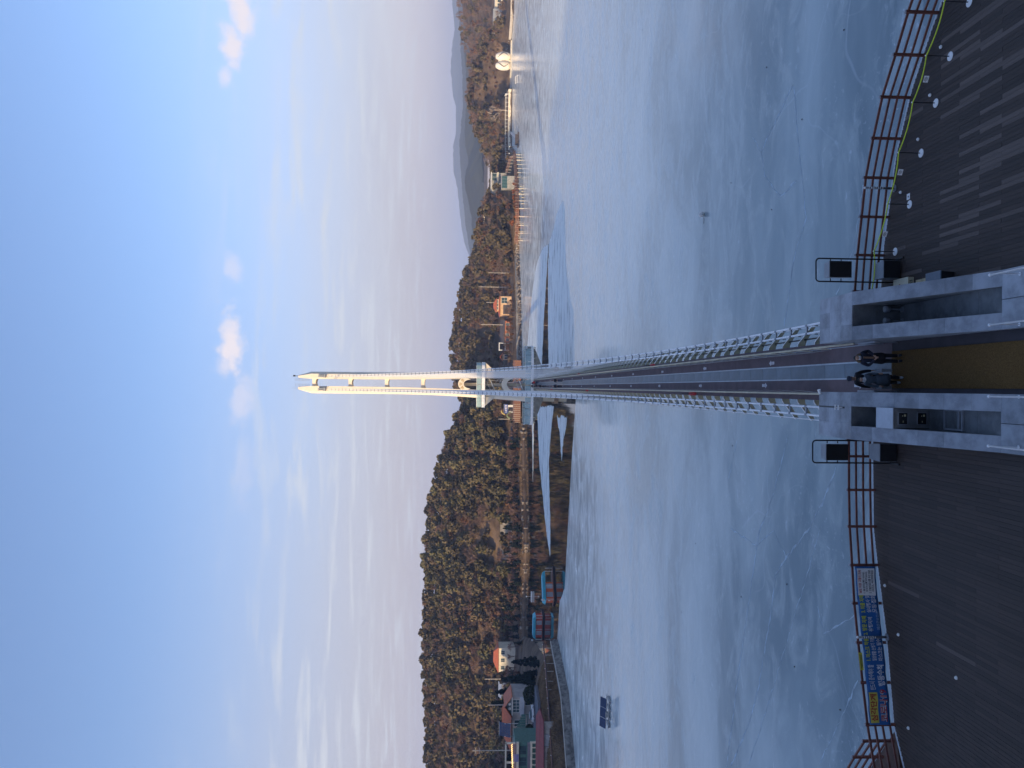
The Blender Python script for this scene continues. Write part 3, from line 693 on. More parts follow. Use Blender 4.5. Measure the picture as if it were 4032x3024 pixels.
# ---- loudspeaker stands
def speaker_stand(x0, x1, yb, side):
    xc = (x0 + x1) / 2
    root = thing('speaker_stand', 'black pipe stand holding two loudspeakers, %s of the walkway' % side, 'stand', (xc, yb, DZ))
    pts = [(x0, yb, 9.21), (x0, yb, 12.10)]
    for k in range(1, 5): t_ = k * math.pi / 10; pts.append((x0 + .13 * (1 - math.cos(t_)), yb, 12.10 + .13 * math.sin(t_)))
    pts += [(x1 - .13 * (1 - math.cos(k * math.pi / 10)), yb, 12.10 + .13 * math.sin(k * math.pi / 10)) for k in range(5, 0, -1)]
    pts += [(x1, yb, 12.10), (x1, yb, 9.21)]
    MB(root).tube(pts, .028, 8).build('hoop', M_black, root, smooth=True)
    for xx in (x0, x1): MB(root).beam((xx, yb - .55, 9.235), (xx, yb + .35, 9.235), .06, .05).build('foot', M_black, root)
    for zz in (11.68, 11.28):
        for a_, b_ in ((x0, xc - .31), (xc + .31, x1)): MB(root).tube([(a_, yb, zz), (b_, yb, zz)], .02, 6).build('bracket', M_black, root)
    for which, z0, z1, yf, dp, lean in (('upper', 10.99, 11.83, yb + .05, .45, 0), ('lower', 9.265, 9.90, yb - .16, .78, 0)):
        sp_ = thing('loudspeaker', '%s of two black-fronted loudspeakers on the %s stand' % (which, side), 'loudspeaker', (xc, yf, z0))
        hw = .305 if which == 'upper' else .33
        y0 = yf - .30 if which == 'upper' else yf - .28
        MB(sp_).hexa([(xc - hw, y0 + .02, z0), (xc + hw, y0 + .02, z0), (xc + hw * .86, y0 + dp, z0 + .04), (xc - hw * .86, y0 + dp, z0 + .04)], [(xc - hw, y0 + .02, z1), (xc + hw, y0 + .02, z1), (xc + hw * .86, y0 + dp, z1), (xc - hw * .86, y0 + dp, z1)]).build('cabinet', mat('speaker_grey_%s_%s' % (which, side), (.24, .26, .285), .5, .12, 2), sp_, bevel=.008)
        MB(sp_).box(xc - hw + .012, xc + hw - .012, y0 - .012, y0 + .019, z0 + .015, z1 - .012).build('grille', M_foam, sp_, bevel=.006)
speaker_stand(4.02, 4.87, 28.0, 'right')
speaker_stand(-2.69, -1.86, 28.15, 'left')

# ---- rope barrier on the right deck
STAN = [(5.18, 28.05), (6.72, 27.12), (8.36, 26.43), (9.81, 25.58), (11.07, 24.80), (12.38, 23.83)]
M_rope = mat('yellow_green_rope', (.66, .80, .05), .6, .1, 30)
s0 = thing('stanchion', 'white-based black barrier post nearest the speaker stand', 'barrier post', (*STAN[0], DZ), group='barrier posts on the right deck')
m_ = MB().lathe([(.15, 0), (.15, .012), (.10, .03), (.03, .045)], 22); m_.build('base', M_white, s0, smooth=False)
MB().tube([(0, 0, .04), (0, 0, .80)], .017, 8).build('pole', M_black, s0)
MB().lathe([(.02, .80), (.028, .805), (.028, .84), (.012, .86)], 10).build('cap', M_white, s0)
ORD = ['', 'second', 'third', 'fourth', 'fifth', 'sixth']
for i in range(1, 6): copy_tree(s0, loc=(*STAN[i], DZ), label='%s white-based black barrier post counting from the speaker stand' % ORD[i], group='barrier posts on the right deck')
pts = []
chain = [(3.72, 28.25, 10.0)] + [(x, y, 10.02) for x, y in STAN] + [(13.6, 22.9, 10.02)]
for (a_, b_) in zip(chain, chain[1:]):
    for k in range(10):
        u = k / 10; p = Vector(a_).lerp(Vector(b_), u); p.z -= .07 * 4 * u * (1 - u); p.y -= .018; pts.append(p)
pts.append(Vector(chain[-1]) - Vector((0, .018, 0)))
o = MB().tube(pts, .021, 8).build('barrier_rope', M_rope, smooth=True); tag(o, 'yellow-green rope strung along the barrier posts on the right deck', 'rope')
for i, (sx_, sy_) in enumerate([(10.42, 25.14), (7.73, 26.66), (5.74, 27.66)]):
    lab = ['third', 'second', 'first'][i]
    ro = thing('rope_notice', 'small white notice hung on the yellow rope, %s from the speaker stand' % lab, 'notice', (sx_, sy_, 9.74))
    a_ = -.5
    pl = MB().obox((0, -.03, .09), (.21, .006, .15), rz=a_, rx=-.25); pl.build('sheet', M_paper, ro)
    tx = MB()
    for zz, ww in ((.13, .12), (.095, .15), (.06, .10)): tx.obox((-.004, -.036 - (zz - .09) * -.25, zz), (ww, .002, .014), rz=a_, rx=-.25)
    tx.build('print', M_black, ro)
fs_ = thing('floor_notice', 'small square white notice lying on the right deck by a barrier post', 'notice', (7.02, 27.2, 9.203))
MB().box(-.11, .11, -.1, .1, .0, .006).build('sheet', M_paper, fs_); MB().box(-.03, .03, -.03, .03, .0062, .008).build('print', M_black, fs_)
# dotted poles on each railing
M_dot = mat('pole_grey', (.16, .17, .19), .5, .2, 3)
for (x, y, lab) in ((7.55, 28.12, 'on the right deck railing'), (-9.24, 28.38, 'standing before the blue banner')):
    ro = thing('dotted_pole', 'grey pole with white dots ' + lab, 'pole', (x, y, DZ))
    MB().lathe([(.14, .002), (.14, .03), (.06, .05)], 16).build('base', M_dot, ro)
    MB().tube([(0, 0, .05), (0, 0, 1.12)], .045, 10).build('pole', M_dot, ro, smooth=True)
    d_ = MB()
    for r_ in range(7):
        for k in range(3):
            xx = (-.028, 0, .028)[k] + (.012 if r_ % 2 else -.006); zz = .48 + r_ * .085
            yy = -math.sqrt(max(1e-6, .046 ** 2 - xx ** 2)) - .001
            d_.obox((xx, yy, zz), (.022, .004, .032), rz=xx * 20)
    d_.build('white_dots', M_white, ro)
    MB().ball((0, 0, 1.14), .048, 10).build('cap', M_white, ro, smooth=True)
# small round deck lights
lt0 = None
for (x, y, lab) in [(8.9, 26.6, 'between the third and fourth barrier posts'), (10.2, 25.9, 'between the fourth and fifth barrier posts'), (11.6, 25.3, 'past the fifth barrier post'), (-7.35, 28.55, 'left deck under the white end of the banner'), (-8.9, 27.6, 'left deck before the dotted pole'), (-9.2, 24.2, 'on the open middle of the left deck'), (-12.0, 26.9, 'left deck before the yellow end of the banner'), (7.3, 27.7, 'right deck near the dotted pole')]:
    ro = thing('deck_light', 'small round white deck light ' + lab, 'light', (x, y, 9.203), group='small round deck lights')
    MB().lathe([(.06, 0), (.06, .03), (.04, .05)], 12).build('housing', M_white, ro); MB().lathe([(.035, 0), (.03, .012)], 12, (0, 0, .051)).build('lens', M_paper, ro)

# ---- blue banner on the left railing
BP = [(-12.26, 27.72), (-10.86, 28.10), (-9.49, 28.45), (-8.1, 28.78), (-6.69, 28.97)]
BS = [0.0]
for p, q in zip(BP, BP[1:]): BS.append(BS[-1] + math.dist(p, q))
BL = BS[-1]
def bmap(s, h, off=0.0):
    x = float(np.interp(s, BS, [p[0] for p in BP])); y = float(np.interp(s, BS, [p[1] for p in BP]))
    wav = .018 * math.sin(s * 5.1) * (1 - h) + .012 * math.sin(s * 11 + 2 * h)
    sag = -.06 * math.sin(math.pi * s / BL) + .012 * math.sin(s * 4.3)
    return (x + .22 * 0, y - .035 + wav - off, 9.40 + sag + h * .80)
bn = thing('banner', 'long blue cloth banner with Korean lettering tied to the left railing', 'banner', (-9.5, 28.4, 9.4))
def bgrid(s0, s1, h0, h1, off, ns, nh):
    vs = [bmap(s0 + (s1 - s0) * i / ns, h0 + (h1 - h0) * j / nh, off) for j in range(nh + 1) for i in range(ns + 1)]
    fs = [(j * (ns + 1) + i, j * (ns + 1) + i + 1, (j + 1) * (ns + 1) + i + 1, (j + 1) * (ns + 1) + i) for j in range(nh) for i in range(ns)]
    return MB(bn).add(vs, fs)
M_blue = mat('banner_blue', (.022, .125, .36), .6, .15, 1.5)
o = bgrid(0.03, BL - .03, 0, 1, 0, 60, 6).build('cloth', M_blue, bn, smooth=True, fix=False)
so = o.modifiers.new('thick', 'SOLIDIFY'); so.thickness = .004; so.offset = -1
bgrid(BL - 1.10, BL - .10, .08, .93, .006, 12, 3).build('white_panel', M_paper, bn, fix=False)
bgrid(.10, 1.15, .54, .94, .006, 12, 2).build('yellow_panel', mat('banner_yellow', (.66, .56, .10), .6, .08, 3), bn, fix=False)
bgrid(.05, BL - .05, .97, .99, .006, 40, 1).build('top_hem', mat('banner_hem', (.10, .25, .50), .6, .1, 2), bn, fix=False)
bgrid(.05, BL - .05, .005, .02, .006, 40, 1).build('bottom_hem', mat('banner_hem_white', (.55, .60, .66), .6, .1, 2), bn, fix=False)
def banner_text(body, s0, s1, h0, h1, m, off=.012, bold=.02):
    me = text_mesh(body, bold)
    co = np.array([v.co for v in me.vertices]); mn, mx = co.min(0), co.max(0)
    for v in me.vertices:
        u = (v.co.x - mn[0]) / (mx[0] - mn[0]); t_ = (v.co.y - mn[1]) / (mx[1] - mn[1])
        v.co = Vector(bmap(s0 + (s1 - s0) * u, h0 + (h1 - h0) * t_, off)) - bn.location
    me.materials.clear(); me.materials.append(m)
    return link('lettering', me, None, bn)
T_red = mat('letter_red', (.42, .035, .025), .6, .05, 3); T_yel = mat('letter_yellow', (.62, .66, .07), .6, .05, 3); T_wht = mat('letter_white', (.68, .70, .72), .6, .05, 3); T_blk = mat('letter_black', (.03, .03, .04), .6, .05, 3)
banner_text('심각단계', .16, 1.09, .59, .90, T_red, .014, .03)
banner_text('코로나19', .14, 1.25, .09, .46, T_wht, .008, .075); banner_text('코로나19', .14, 1.25, .09, .46, T_red, .014, .02)
banner_text('반드시 준수해야 할', 1.24, 2.12, .58, .86, T_wht); banner_text('행동수칙', 1.36, 2.12, .10, .44, T_wht, bold=.03)
banner_text('1. 마스크 착용', 2.26, 3.06, .68, .92, T_yel, bold=.03); banner_text('일상생활 손씻기 기본', 2.26, 3.08, .40, .62, T_wht); banner_text('마스크는 필수!', 2.26, 3.06, .10, .33, T_wht)
banner_text('2. 방문 자제', 3.18, 3.86, .68, .92, T_yel, bold=.03); banner_text('유행지역', 3.30, 3.82, .40, .62, T_wht); banner_text('예산군보건소', 3.36, 4.02, .06, .22, mat('letter_pale_blue', (.30, .42, .58), .6, .05, 3))
banner_text('3. 외출 자제', 3.98, 4.62, .68, .92, T_yel, bold=.03); banner_text('실내행사 및', 3.98, 4.62, .40, .62, T_wht); banner_text('모임·집회', 3.98, 4.62, .12, .36, T_wht)
banner_text('38도 이상 고열이 지속', BL - 1.02, BL - .16, .74, .89, T_red, .014); banner_text('1. 콜센터(☎1339번,', BL - 1.02, BL - .22, .57, .68, T_blk, .014)
banner_text('보건소(☎339-6250)', BL - .96, BL - .22, .44, .55, T_blk, .014); banner_text('2. 선별진료소를 우선 방문', BL - 1.02, BL - .16, .28, .40, T_blk, .014); banner_text('(보건소, 예산종합병원)', BL - .96, BL - .16, .14, .25, T_blk, .014)
ys_ = thing('yellow_tag', 'small yellow notice tied to the top rail above the banner', 'notice', (-10.1, 28.3, 10.22))
MB(ys_).obox((-10.1, 28.26, 10.26), (.62, .008, .13), rz=.25).build('sheet', mat('tag_yellow', (.60, .55, .05), .6, .1, 3), ys_)
MB(ys_).obox((-10.1, 28.252, 10.28), (.5, .002, .02), rz=.25).obox((-10.08, 28.252, 10.24), (.4, .002, .02), rz=.25).build('print', mat('tag_print', (.10, .10, .05), .6, .1, 3), ys_)
# ================================================================ BRIDGE
BX = .82; Y0B, Y1B = 28.2, 195.3; PITCH = 1.857
M_cream = mat('cream_steel', (.66, .60, .44), .5, .12, 1.5, rndv=.05)
M_cable = mat('white_cable_sheath', (.88, .89, .90), .35, .06, 1)
M_clamp = mat('galvanised_clamp', (.30, .32, .36), .4, .15, 4, metal=.6)
M_lane = mat('maroon_deck_coat', (.125, .080, .084), .7, .18, 1.2, bump=.1, bscale=60)
M_grate = mat('steel_grating', (.125, .17, .205), .45, .22, .6, rndv=.12, bump=.1, bscale=80)
M_border = mat('pale_steel_strip', (.46, .50, .53), .45, .12, 1.5)
br = thing('suspension_bridge', 'long narrow suspension footbridge with maroon deck and white cables', 'bridge', (BX, 110, 8.6))
def cz(y): return 9.5 - .02 * (y - 33.5) + .00207 * (y - 33.5) ** 2
for xa, xb in ((BX - 1.27, BX - .36), (BX + .36, BX + 1.27)):
    MB(br).box(xa, xb, Y0B, Y1B, 9.04, 9.2).build('deck_lane', M_lane, br)
for xa, xb in ((BX - .36, BX - .30), (BX + .30, BX + .36)):
    MB(br).box(xa, xb, Y0B, Y1B, 9.05, 9.206).build('border_strip', M_border, br)
NB = 88; YS = [35.0 + PITCH * i for i in range(NB) if 35.0 + PITCH * i < 196]
g_me = MB().box(-.297, .297, .01, PITCH - .012, -.08, 0).mesh('grating_panel', True); g_me.materials.append(M_grate)
for k in range(int((Y1B - Y0B) / PITCH)): link('grating_panel', g_me, None, br, loc=(0, Y0B + k * PITCH - 110, 9.195 - 8.6))
# longitudinal girders under the deck
for xx in (BX - 1.1, BX + 1.1): MB(br).box(xx - .08, xx + .08, Y0B + 2, Y1B, 8.72, 9.039).build('girder', M_cream, br)
# cross beams: I section, white top flange, web tapering to the tip
def xbeam():
    # outrigger: leaves the deck level, then slopes down and out
    top = [(0, -.03), (.10, -.045), (.22, -.12), (.36, -.24), (1.03, -.74)]
    bot = [(1.0, -.90), (.90, -.86), (.36, -.50), (.16, -.42), (0, -.40)]
    w_me = MB().yprism(top + bot, -.02, .02).mesh('cross_beam', True)
    fl = MB()
    for (xa, za), (xb, zb) in zip(top, top[1:]): fl.beam((xa, 0, za + .012), (xb, 0, zb + .012), .11, .02, up=(-(zb - za), 0, xb - xa))
    return w_me, fl.mesh('flange', True)
w_me, f_me = xbeam(); w_me.materials.append(mat('beam_cream_web', (.52, .47, .32), .55, .15, 2)); f_me.materials.append(M_white)
cl = MB()
for xx in (-.19, .19): cl.tube([(xx, -.11, 0), (xx, .11, 0)], .062, 8).box(xx - .03, xx + .03, -.08, .08, -.12, .08)
cl.box(-.16, .16, -.05, .05, -.035, .035); cl_me = cl.mesh('cable_clamp', True); cl_me.materials.append(M_clamp)
p_me = MB().tube([(0, 0, -.02), (0, 0, 1.06)], .022, 6).mesh('rail_post', True); p_me.materials.append(M_cream)
c_me = MB().lathe([(.03, 0), (.045, .01), (.045, .05), (.02, .07)], 8).mesh('post_knuckle', True); c_me.materials.append(M_white)
hg_me = MB().tube([(-.19, 0, 0), (-.19, 0, 1)], .008, 4).tube([(.19, 0, 0), (.19, 0, 1)], .008, 4).mesh('hanger', True); hg_me.materials.append(M_cable)
sl_me = MB().tube([(-.19, 0, 0), (-.19, 0, .34)], .022, 5).tube([(.19, 0, 0), (.19, 0, .34)], .022, 5).mesh('turnbuckle', True); sl_me.materials.append(M_black)
M_panel = glassmat('railing_panel', (.42, .44, .45), .55, .3)
pn_me = MB().hexa([(-.016, .05, .06), (-.006, .05, .06), (-.006, 1.80, .06), (-.016, 1.80, .06)], [(-.016, .05, .92), (-.006, .05, .92), (-.006, 1.80, .92), (-.016, 1.80, .92)]).mesh('railing_panel', True); pn_me.materials.append(M_panel)
def L_(o_): return o_
for sgn, ci, co in ((-1, -.74, -1.12), (1, 2.60, 2.98)):
    # plan position of the cable pair shifts slightly towards the saddle
    tgt = (-.88, -1.26) if sgn < 0 else (2.12, 2.50)
    def cx(y, a_, b_): return a_ + (b_ - a_) * (y - 32) / 168
    for a_, b_ in ((ci, tgt[0]), (co, tgt[1])):
        ys_ = list(np.linspace(29.9, 197.6, 70))
        MB(br).tube([(cx(y, a_, b_), y, cz(y)) for y in ys_], .055, 8).build('main_cable', M_cable, br, smooth=True)
    for i, y in enumerate(YS):
        xm = (cx(y, ci, tgt[0]) + cx(y, co, tgt[1])) / 2
        ang = math.atan(-.02 + .00414 * (y - 33.5))
        o = link('cable_clamp', cl_me, None, br, loc=(xm - BX, y - 110, cz(y) - 8.6)); o.rotation_euler = (ang, 0, 0)
        o = link('cross_beam', w_me, None, br, loc=(sgn * 1.275, y - 110, 9.15 - 8.6)); o.rotation_euler = (0, 0, 0 if sgn > 0 else math.pi)
        f = link('flange', f_me, None, o)
        z0 = 8.90
        if cz(y) - z0 > .2:
            h = link('hanger', hg_me, None, br, loc=(xm - BX, y - 110 + .02, z0 - 8.6), scale=(1, 1, cz(y) - z0 - .1))
            if y < 110: link('turnbuckle', sl_me, None, br, loc=(xm - BX, y - 110 + .02, z0 - 8.6 + .05), scale=(1, 1, min(1, (cz(y) - z0) * .8)))
    # tie rod along the beam tips
    MB(br).tube([(BX + sgn * 2.24, 30.0, 8.47), (BX + sgn * 2.24, Y1B, 8.47)], .028, 6).build('tip_rod', M_cable, br)
    MB(br).tube([(BX + sgn * 1.62, 30.0, 8.78), (BX + sgn * 1.62, Y1B, 8.78)], .04, 6).build('service_pipe', M_black, br)
    # hand rail
    xr = BX + sgn * .975
    MB(br).tube([(xr, 29.0, 10.28), (xr, Y1B, 10.28)], .042, 8).build('handrail', M_cream, br, smooth=True)
    MB(br).tube([(xr + sgn * .02, 29.0, 9.30), (xr + sgn * .02, Y1B, 9.30)], .02, 6).build('bottom_rail', M_grey, br)
    for y in YS:
        o = link('rail_post', p_me, None, br, loc=(xr - BX, y - 110 - 1.85, 9.2 - 8.6))
        link('post_knuckle', c_me, None, o, loc=(0, 0, 1.03))
        q = link('railing_panel', pn_me, None, br, loc=(xr - BX - sgn * .015, y - 110 - 1.85, 9.2 - 8.6))
        q.rotation_euler = (0, -sgn * .10, sgn * .03)
# arrows painted on the lanes
def arrow_mesh(d):
    m_ = MB(); pts = [(-.075, -.33), (.075, -.33), (.075, .12), (.15, .12), (0, .36), (-.15, .12), (-.075, .12)]
    if d < 0: pts = [(-x, -y) for x, y in pts]
    return m_.prism(pts, 0, .004).mesh('arrow_marking', True)
ar_f, ar_n = arrow_mesh(1), arrow_mesh(-1)
bar = MB().box(-.05, -.03, -.22, .10, .0045, .006).box(-.01, .01, -.25, .10, .0045, .006).box(.03, .05, -.2, .10, .0045, .006).mesh('arrow_print', True); bar.materials.append(mat('arrow_print', (.40, .36, .40), .6, .1, 4))
M_arrow = mat('arrow_white', (.70, .66, .66), .6, .06, 3); ar_f.materials.append(M_arrow); ar_n.materials.append(M_arrow)
for k in range(14):
    for xx, y, me in ((1.39, 29.84 + .4 if k == 0 else 39.9 + 11.8 * (k - 1), ar_f), (.22, 30.73 if k == 0 else 40.9 + 11.8 * (k - 1), ar_n)):
        o = link('arrow_marking', me, None, br, loc=(xx - BX, y - 110, 9.202 - 8.6)); link('arrow_print', bar, None, o)
# red lifebuoy bags hung outside the rails
for i, (x, y) in enumerate([(1.97, 65.4), (-.33, 53.2), (-.36, 103.6), (1.97, 112), (-.36, 151)]):
    lab = ['right rail, nearest', 'left rail, nearest', 'left rail, second', 'right rail, second', 'left rail, farthest'][i]
    ro = thing('lifebuoy_bag', 'long red rescue bag hung on the bridge ' + lab, 'rescue bag', (x, y, 9.55))
    MB().tube([(0, -.7, 0), (0, -.55, .05), (0, .55, .05), (0, .7, 0)], [.05, .13, .13, .05], 8).build('bag', mat('rescue_red%d' % i, (.50, .03, .03), .6, .1, 3), ro, smooth=True)
    for yy in (-.4, .4): MB().box(-.015, .015, yy - .02, yy + .02, .16, .72).build('strap', M_black, ro)

# ================================================================ PYLON
TX, TY = .66, 200.0
M_tower = mat('pylon_cream_paint', (.75, .675, .545), .55, .05, .25)
M_glass = glassmat('balustrade_glass', (.40, .55, .58), .55, .05)
tw = thing('bridge_pylon', 'tall cream twin-legged bridge pylon with two viewing platforms', 'pylon', (TX, TY, 0))
ZL = [8.0, 12.2, 18, 24.5, 30, 35.5, 42, 48.5, 57, 66]
HO = [4.55, 4.30, 3.85, 3.45, 3.15, 2.93, 2.80, 2.75, 2.75, 2.75]
HI = [1.80, 1.78, 1.65, 1.52, 1.32, 1.15, 1.02, .95, .92, .90]
for sg in (-1, 1):
    m_ = MB(tw); rings = []
    secs = list(zip(ZL, HO, HI)) + [(67.2, 2.40, 1.0), (69.4, 1.85, 1.22)]
    for z, ho, hi in secs:
        dp = 1.75 + (48 - min(z, 48)) * .014 if z <= 66 else 1.75 - (z - 66) * .30
        ch = min(.55, (ho - hi) * .3)
        rings.append([(TX + sg * hi, TY - dp, z), (TX + sg * (ho - ch), TY - dp, z), (TX + sg * ho, TY - dp + .85, z), (TX + sg * ho, TY + dp - .85, z), (TX + sg * (ho - ch), TY + dp, z), (TX + sg * hi, TY + dp, z)])
    vs = [p for r_ in rings for p in r_]; fs = []
    for i in range(len(rings) - 1):
        for k in range(6): fs.append((i * 6 + k, i * 6 + (k + 1) % 6, (i + 1) * 6 + (k + 1) % 6, (i + 1) * 6 + k))
    fs += [tuple(range(6)), tuple((len(rings) - 1) * 6 + k for k in range(6))]
    lg = m_.add(vs, fs).build('leg', M_tower, tw)
    # panel seams, saddle housing, service ladder, top cage, mast
    sm = MB(tw)
    for z in (24.6, 30, 36, 43, 50.5, 58): 
        ho = float(np.interp(z, ZL, HO)); hi = float(np.interp(z, ZL, HI)); dp = 1.75 + (48 - min(z, 48)) * .014
        sm.box(TX + sg * (hi + .02) if sg > 0 else TX - ho + .6, TX + sg * (ho - .6) if sg > 0 else TX - hi - .02, TY - dp - .012, TY - dp + .01, z, z + .05)
    sm.build('panel_seam', mat('seam_grey%d' % sg, (.52, .48, .41), .6, .1, 2), lg)
    xs_ = -1.07 if sg < 0 else 2.31
    MB(tw).box(xs_ - .42, xs_ + .42, 197.1, 198.24, 62.2, 62.7).box(xs_ - .3, xs_ - .06, 196.9, 198.24, 62.7, 64.0).box(xs_ + .06, xs_ + .3, 196.9, 198.24, 62.7, 64.0).build('saddle', M_grey, lg)
    cg = MB(tw); xi = TX + sg * .72
    for z in np.linspace(66.6, 70.0, 5): cg.box(xi - .32, xi + .32, 199.3, 199.36, z, z + .06)
    for dx in (-.32, 0, .29): cg.box(xi + dx, xi + dx + .05, 199.3, 199.36, 66.6, 70.06)
    cg.beam((xi, 199.33, 67), (TX + sg * 1.15, 199.33, 67), .06, .06).beam((xi, 199.33, 69), (TX + sg * 1.25, 199.33, 69), .06, .06)
    cg.build('service_cage', M_clamp, lg)
    MB(tw).tube([(TX + sg * 1.5, TY, 69.3), (TX + sg * 1.5, TY, 71.2)], .04, 5).build('mast', M_clamp, lg)
MB(tw).tube([(TX + 1.65, TY - .5, 69.3), (TX + 1.65, TY - .5, 70.2)], .05, 5).box(TX + 1.45, TX + 1.85, TY - .7, TY - .3, 70.2, 70.65).build('beacon', M_black, tw)
for z in (65.2, 56.1, 46.9, 37.7):
    hi = float(np.interp(z, ZL, HI)) + .12; prof = [(TX - hi, z + .55), (TX + hi, z + .55)]
    prof += [(TX + hi * math.cos(t_), z - .75 + .45 * math.sin(t_)) for t_ in np.linspace(0, math.pi, 9)]
    MB(tw).yprism(prof, TY - 1.2, TY + 1.2).build('strut', M_tower, tw)
def arch(ztop, zin, zbase, hi, y0, y1):
    ro = hi + .28; n = 14; m_ = MB(tw)
    outer = [(TX + ro * math.cos(t_), ztop - (ztop - zbase) * .0 - 1.9 + 1.9 * math.sin(t_)) for t_ in np.linspace(0, math.pi, n)]
    inner = [(TX + (hi - .28) * math.cos(t_), zin - 1.75 + 1.75 * math.sin(t_)) for t_ in np.linspace(0, math.pi, n)]
    vs = []
    for y in (y0, y1):
        vs += [(x, y, z) for x, z in outer] + [(x, y, z) for x, z in inner]
    fs = []
    for i in range(n - 1):
        fs += [(i, i + 1, n + i + 1, n + i), (2 * n + i, 3 * n + i, 3 * n + i + 1, 2 * n + i + 1), (i, 2 * n + i, 2 * n + i + 1, i + 1), (n + i, n + i + 1, 3 * n + i + 1, 3 * n + i)]
    fs += [(0, n, 3 * n, 2 * n), (n - 1, 2 * n - 1 + 0, 4 * n - 1, 3 * n - 1)]
    return m_.add(vs, fs).build('arch', M_tower, tw)
a1 = arch(28.8, 27.4, 24, 1.42, TY - 2.25, TY - 1.0)
a2 = arch(17.74, 16.4, 12, 1.68, TY - 2.4, TY - 1.0)
M_gold = mat('gilt_letter', (.42, .27, .09), .4, .15, 3)
for ch, ang in (('예', 2.3), ('당', 1.57), ('호', .84)):
    me = text_mesh(ch, .02); co = np.array([v.co for v in me.vertices]); mid = (co.min(0) + co.max(0)) / 2
    cxx, czz = TX + 1.42 * math.cos(ang), 26.2 + 1.95 * math.sin(ang); rot = ang - math.pi / 2
    for v in me.vertices:
        u, w_ = (v.co.x - mid[0]) * .95, (v.co.y - mid[1]) * .95
        v.co = Vector((cxx + u * math.cos(rot) - w_ * math.sin(rot), TY - 2.275, czz + u * math.sin(rot) + w_ * math.cos(rot))) - tw.location
    me.materials.clear(); me.materials.append(M_gold); link('lettering', me, None, a1)
# viewing platforms
def platform(name, hx, y0, y1, zt, slab, rail, drop):
    pts = []
    yc, hy = (y0 + y1) / 2, (y1 - y0) / 2
    for t_ in np.linspace(0, 2 * math.pi, 28, endpoint=False):
        c, s = math.cos(t_), math.sin(t_)
        pts.append((.5 + hx * abs(c) ** .35 * (1 if c >= 0 else -1), yc + hy * abs(s) ** .6 * (1 if s >= 0 else -1)))
    pl = MB(tw).prism(pts, zt - slab, zt).build(name, M_tower, tw)
    gl = MB(tw)
    for i in range(len(pts)):
        p, q = pts[i], pts[(i + 1) % len(pts)]
        L0 = math.dist(p, q); n = max(1, round(L0 / 1.6))
        for k in range(n):
            a_ = Vector((*p, 0)).lerp(Vector((*q, 0)), k / n + .02); b_ = Vector((*p, 0)).lerp(Vector((*q, 0)), (k + 1) / n - .02)
            MB(tw).beam((a_.x, a_.y, zt + .12 + (rail - .12) / 2), (b_.x, b_.y, zt + .12 + (rail - .12) / 2), .02, rail - .14).build('glass_panel', M_glass, pl)
    hr = MB(tw)
    for p, q in zip(pts, pts[1:] + pts[:1]): hr.beam((*p, zt + rail), (*q, zt + rail), .06, .05); hr.beam((*p, zt - slab * .5), (*q, zt - slab * .5), .12, slab * 1.06)
    hr.build('edge_band', M_white, pl)
    return pl, pts
p1, _ = platform('upper_platform', 5.8, 196.4, 203.4, 22.75, .75, 1.35, 0)
for sg in (-1, 1):
    MB(tw).yprism([(TX + sg * 3.5, 19.6), (TX + sg * 5.6, 21.98), (TX + sg * 3.2, 21.98), (TX + sg * 3.2, 19.6)], 197.6, 202.4).build('corbel', M_tower, tw)
p2, pts2 = platform('lower_platform', 10.15, 195.0, 205.2, 10.3, .55, 1.55, 0)
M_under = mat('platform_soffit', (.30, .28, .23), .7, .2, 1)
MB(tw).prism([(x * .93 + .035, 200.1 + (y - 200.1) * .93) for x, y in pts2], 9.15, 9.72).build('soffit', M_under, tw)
bk = MB(tw)
for k in range(15):
    xx = -9.0 + k * 1.357; bk.hexa([(xx - .12, 195.8, 9.2), (xx + .12, 195.8, 9.2), (xx + .12, 196.3, 9.2), (xx - .12, 196.3, 9.2)], [(xx - .12, 195.15, 9.74), (xx + .12, 195.15, 9.74), (xx + .12, 196.3, 9.74), (xx - .12, 196.3, 9.74)])
bk.build('bracket', M_cream, tw)
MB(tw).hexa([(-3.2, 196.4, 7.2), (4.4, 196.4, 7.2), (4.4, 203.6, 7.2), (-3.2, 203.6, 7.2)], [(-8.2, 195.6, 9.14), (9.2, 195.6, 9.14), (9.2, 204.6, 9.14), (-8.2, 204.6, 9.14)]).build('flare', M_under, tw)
M_pier = mat('pier_concrete', (.46, .42, .32), .85, .2, .5)
MB(tw).prism([(-3.6, 197.2), (-2.9, 196.5), (4.2, 196.5), (4.9, 197.2), (4.9, 202.8), (4.2, 203.5), (-2.9, 203.5), (-3.6, 202.8)], -1, 7.19).build('pier', M_pier, tw)
MB(tw).prism([(-4.15, 196.9), (-3.3, 196.0), (4.6, 196.0), (5.45, 196.9), (5.45, 203.1), (4.6, 204), (-3.3, 204), (-4.15, 203.1)], 3.3, 4.3).build('pier_band', mat('rusty_band', (.30, .21, .13), .85, .3, .8), tw)
MB(tw).prism([(-4.15, 196.9), (-3.3, 196.0), (4.6, 196.0), (5.45, 196.9), (5.45, 203.1), (4.6, 204), (-3.3, 204), (-4.15, 203.1)], -1.2, 1.1).build('pier_foot', mat('dark_concrete', (.12, .115, .10), .6, .2, .5), tw)  # pier foot in a darker tone than the pier above
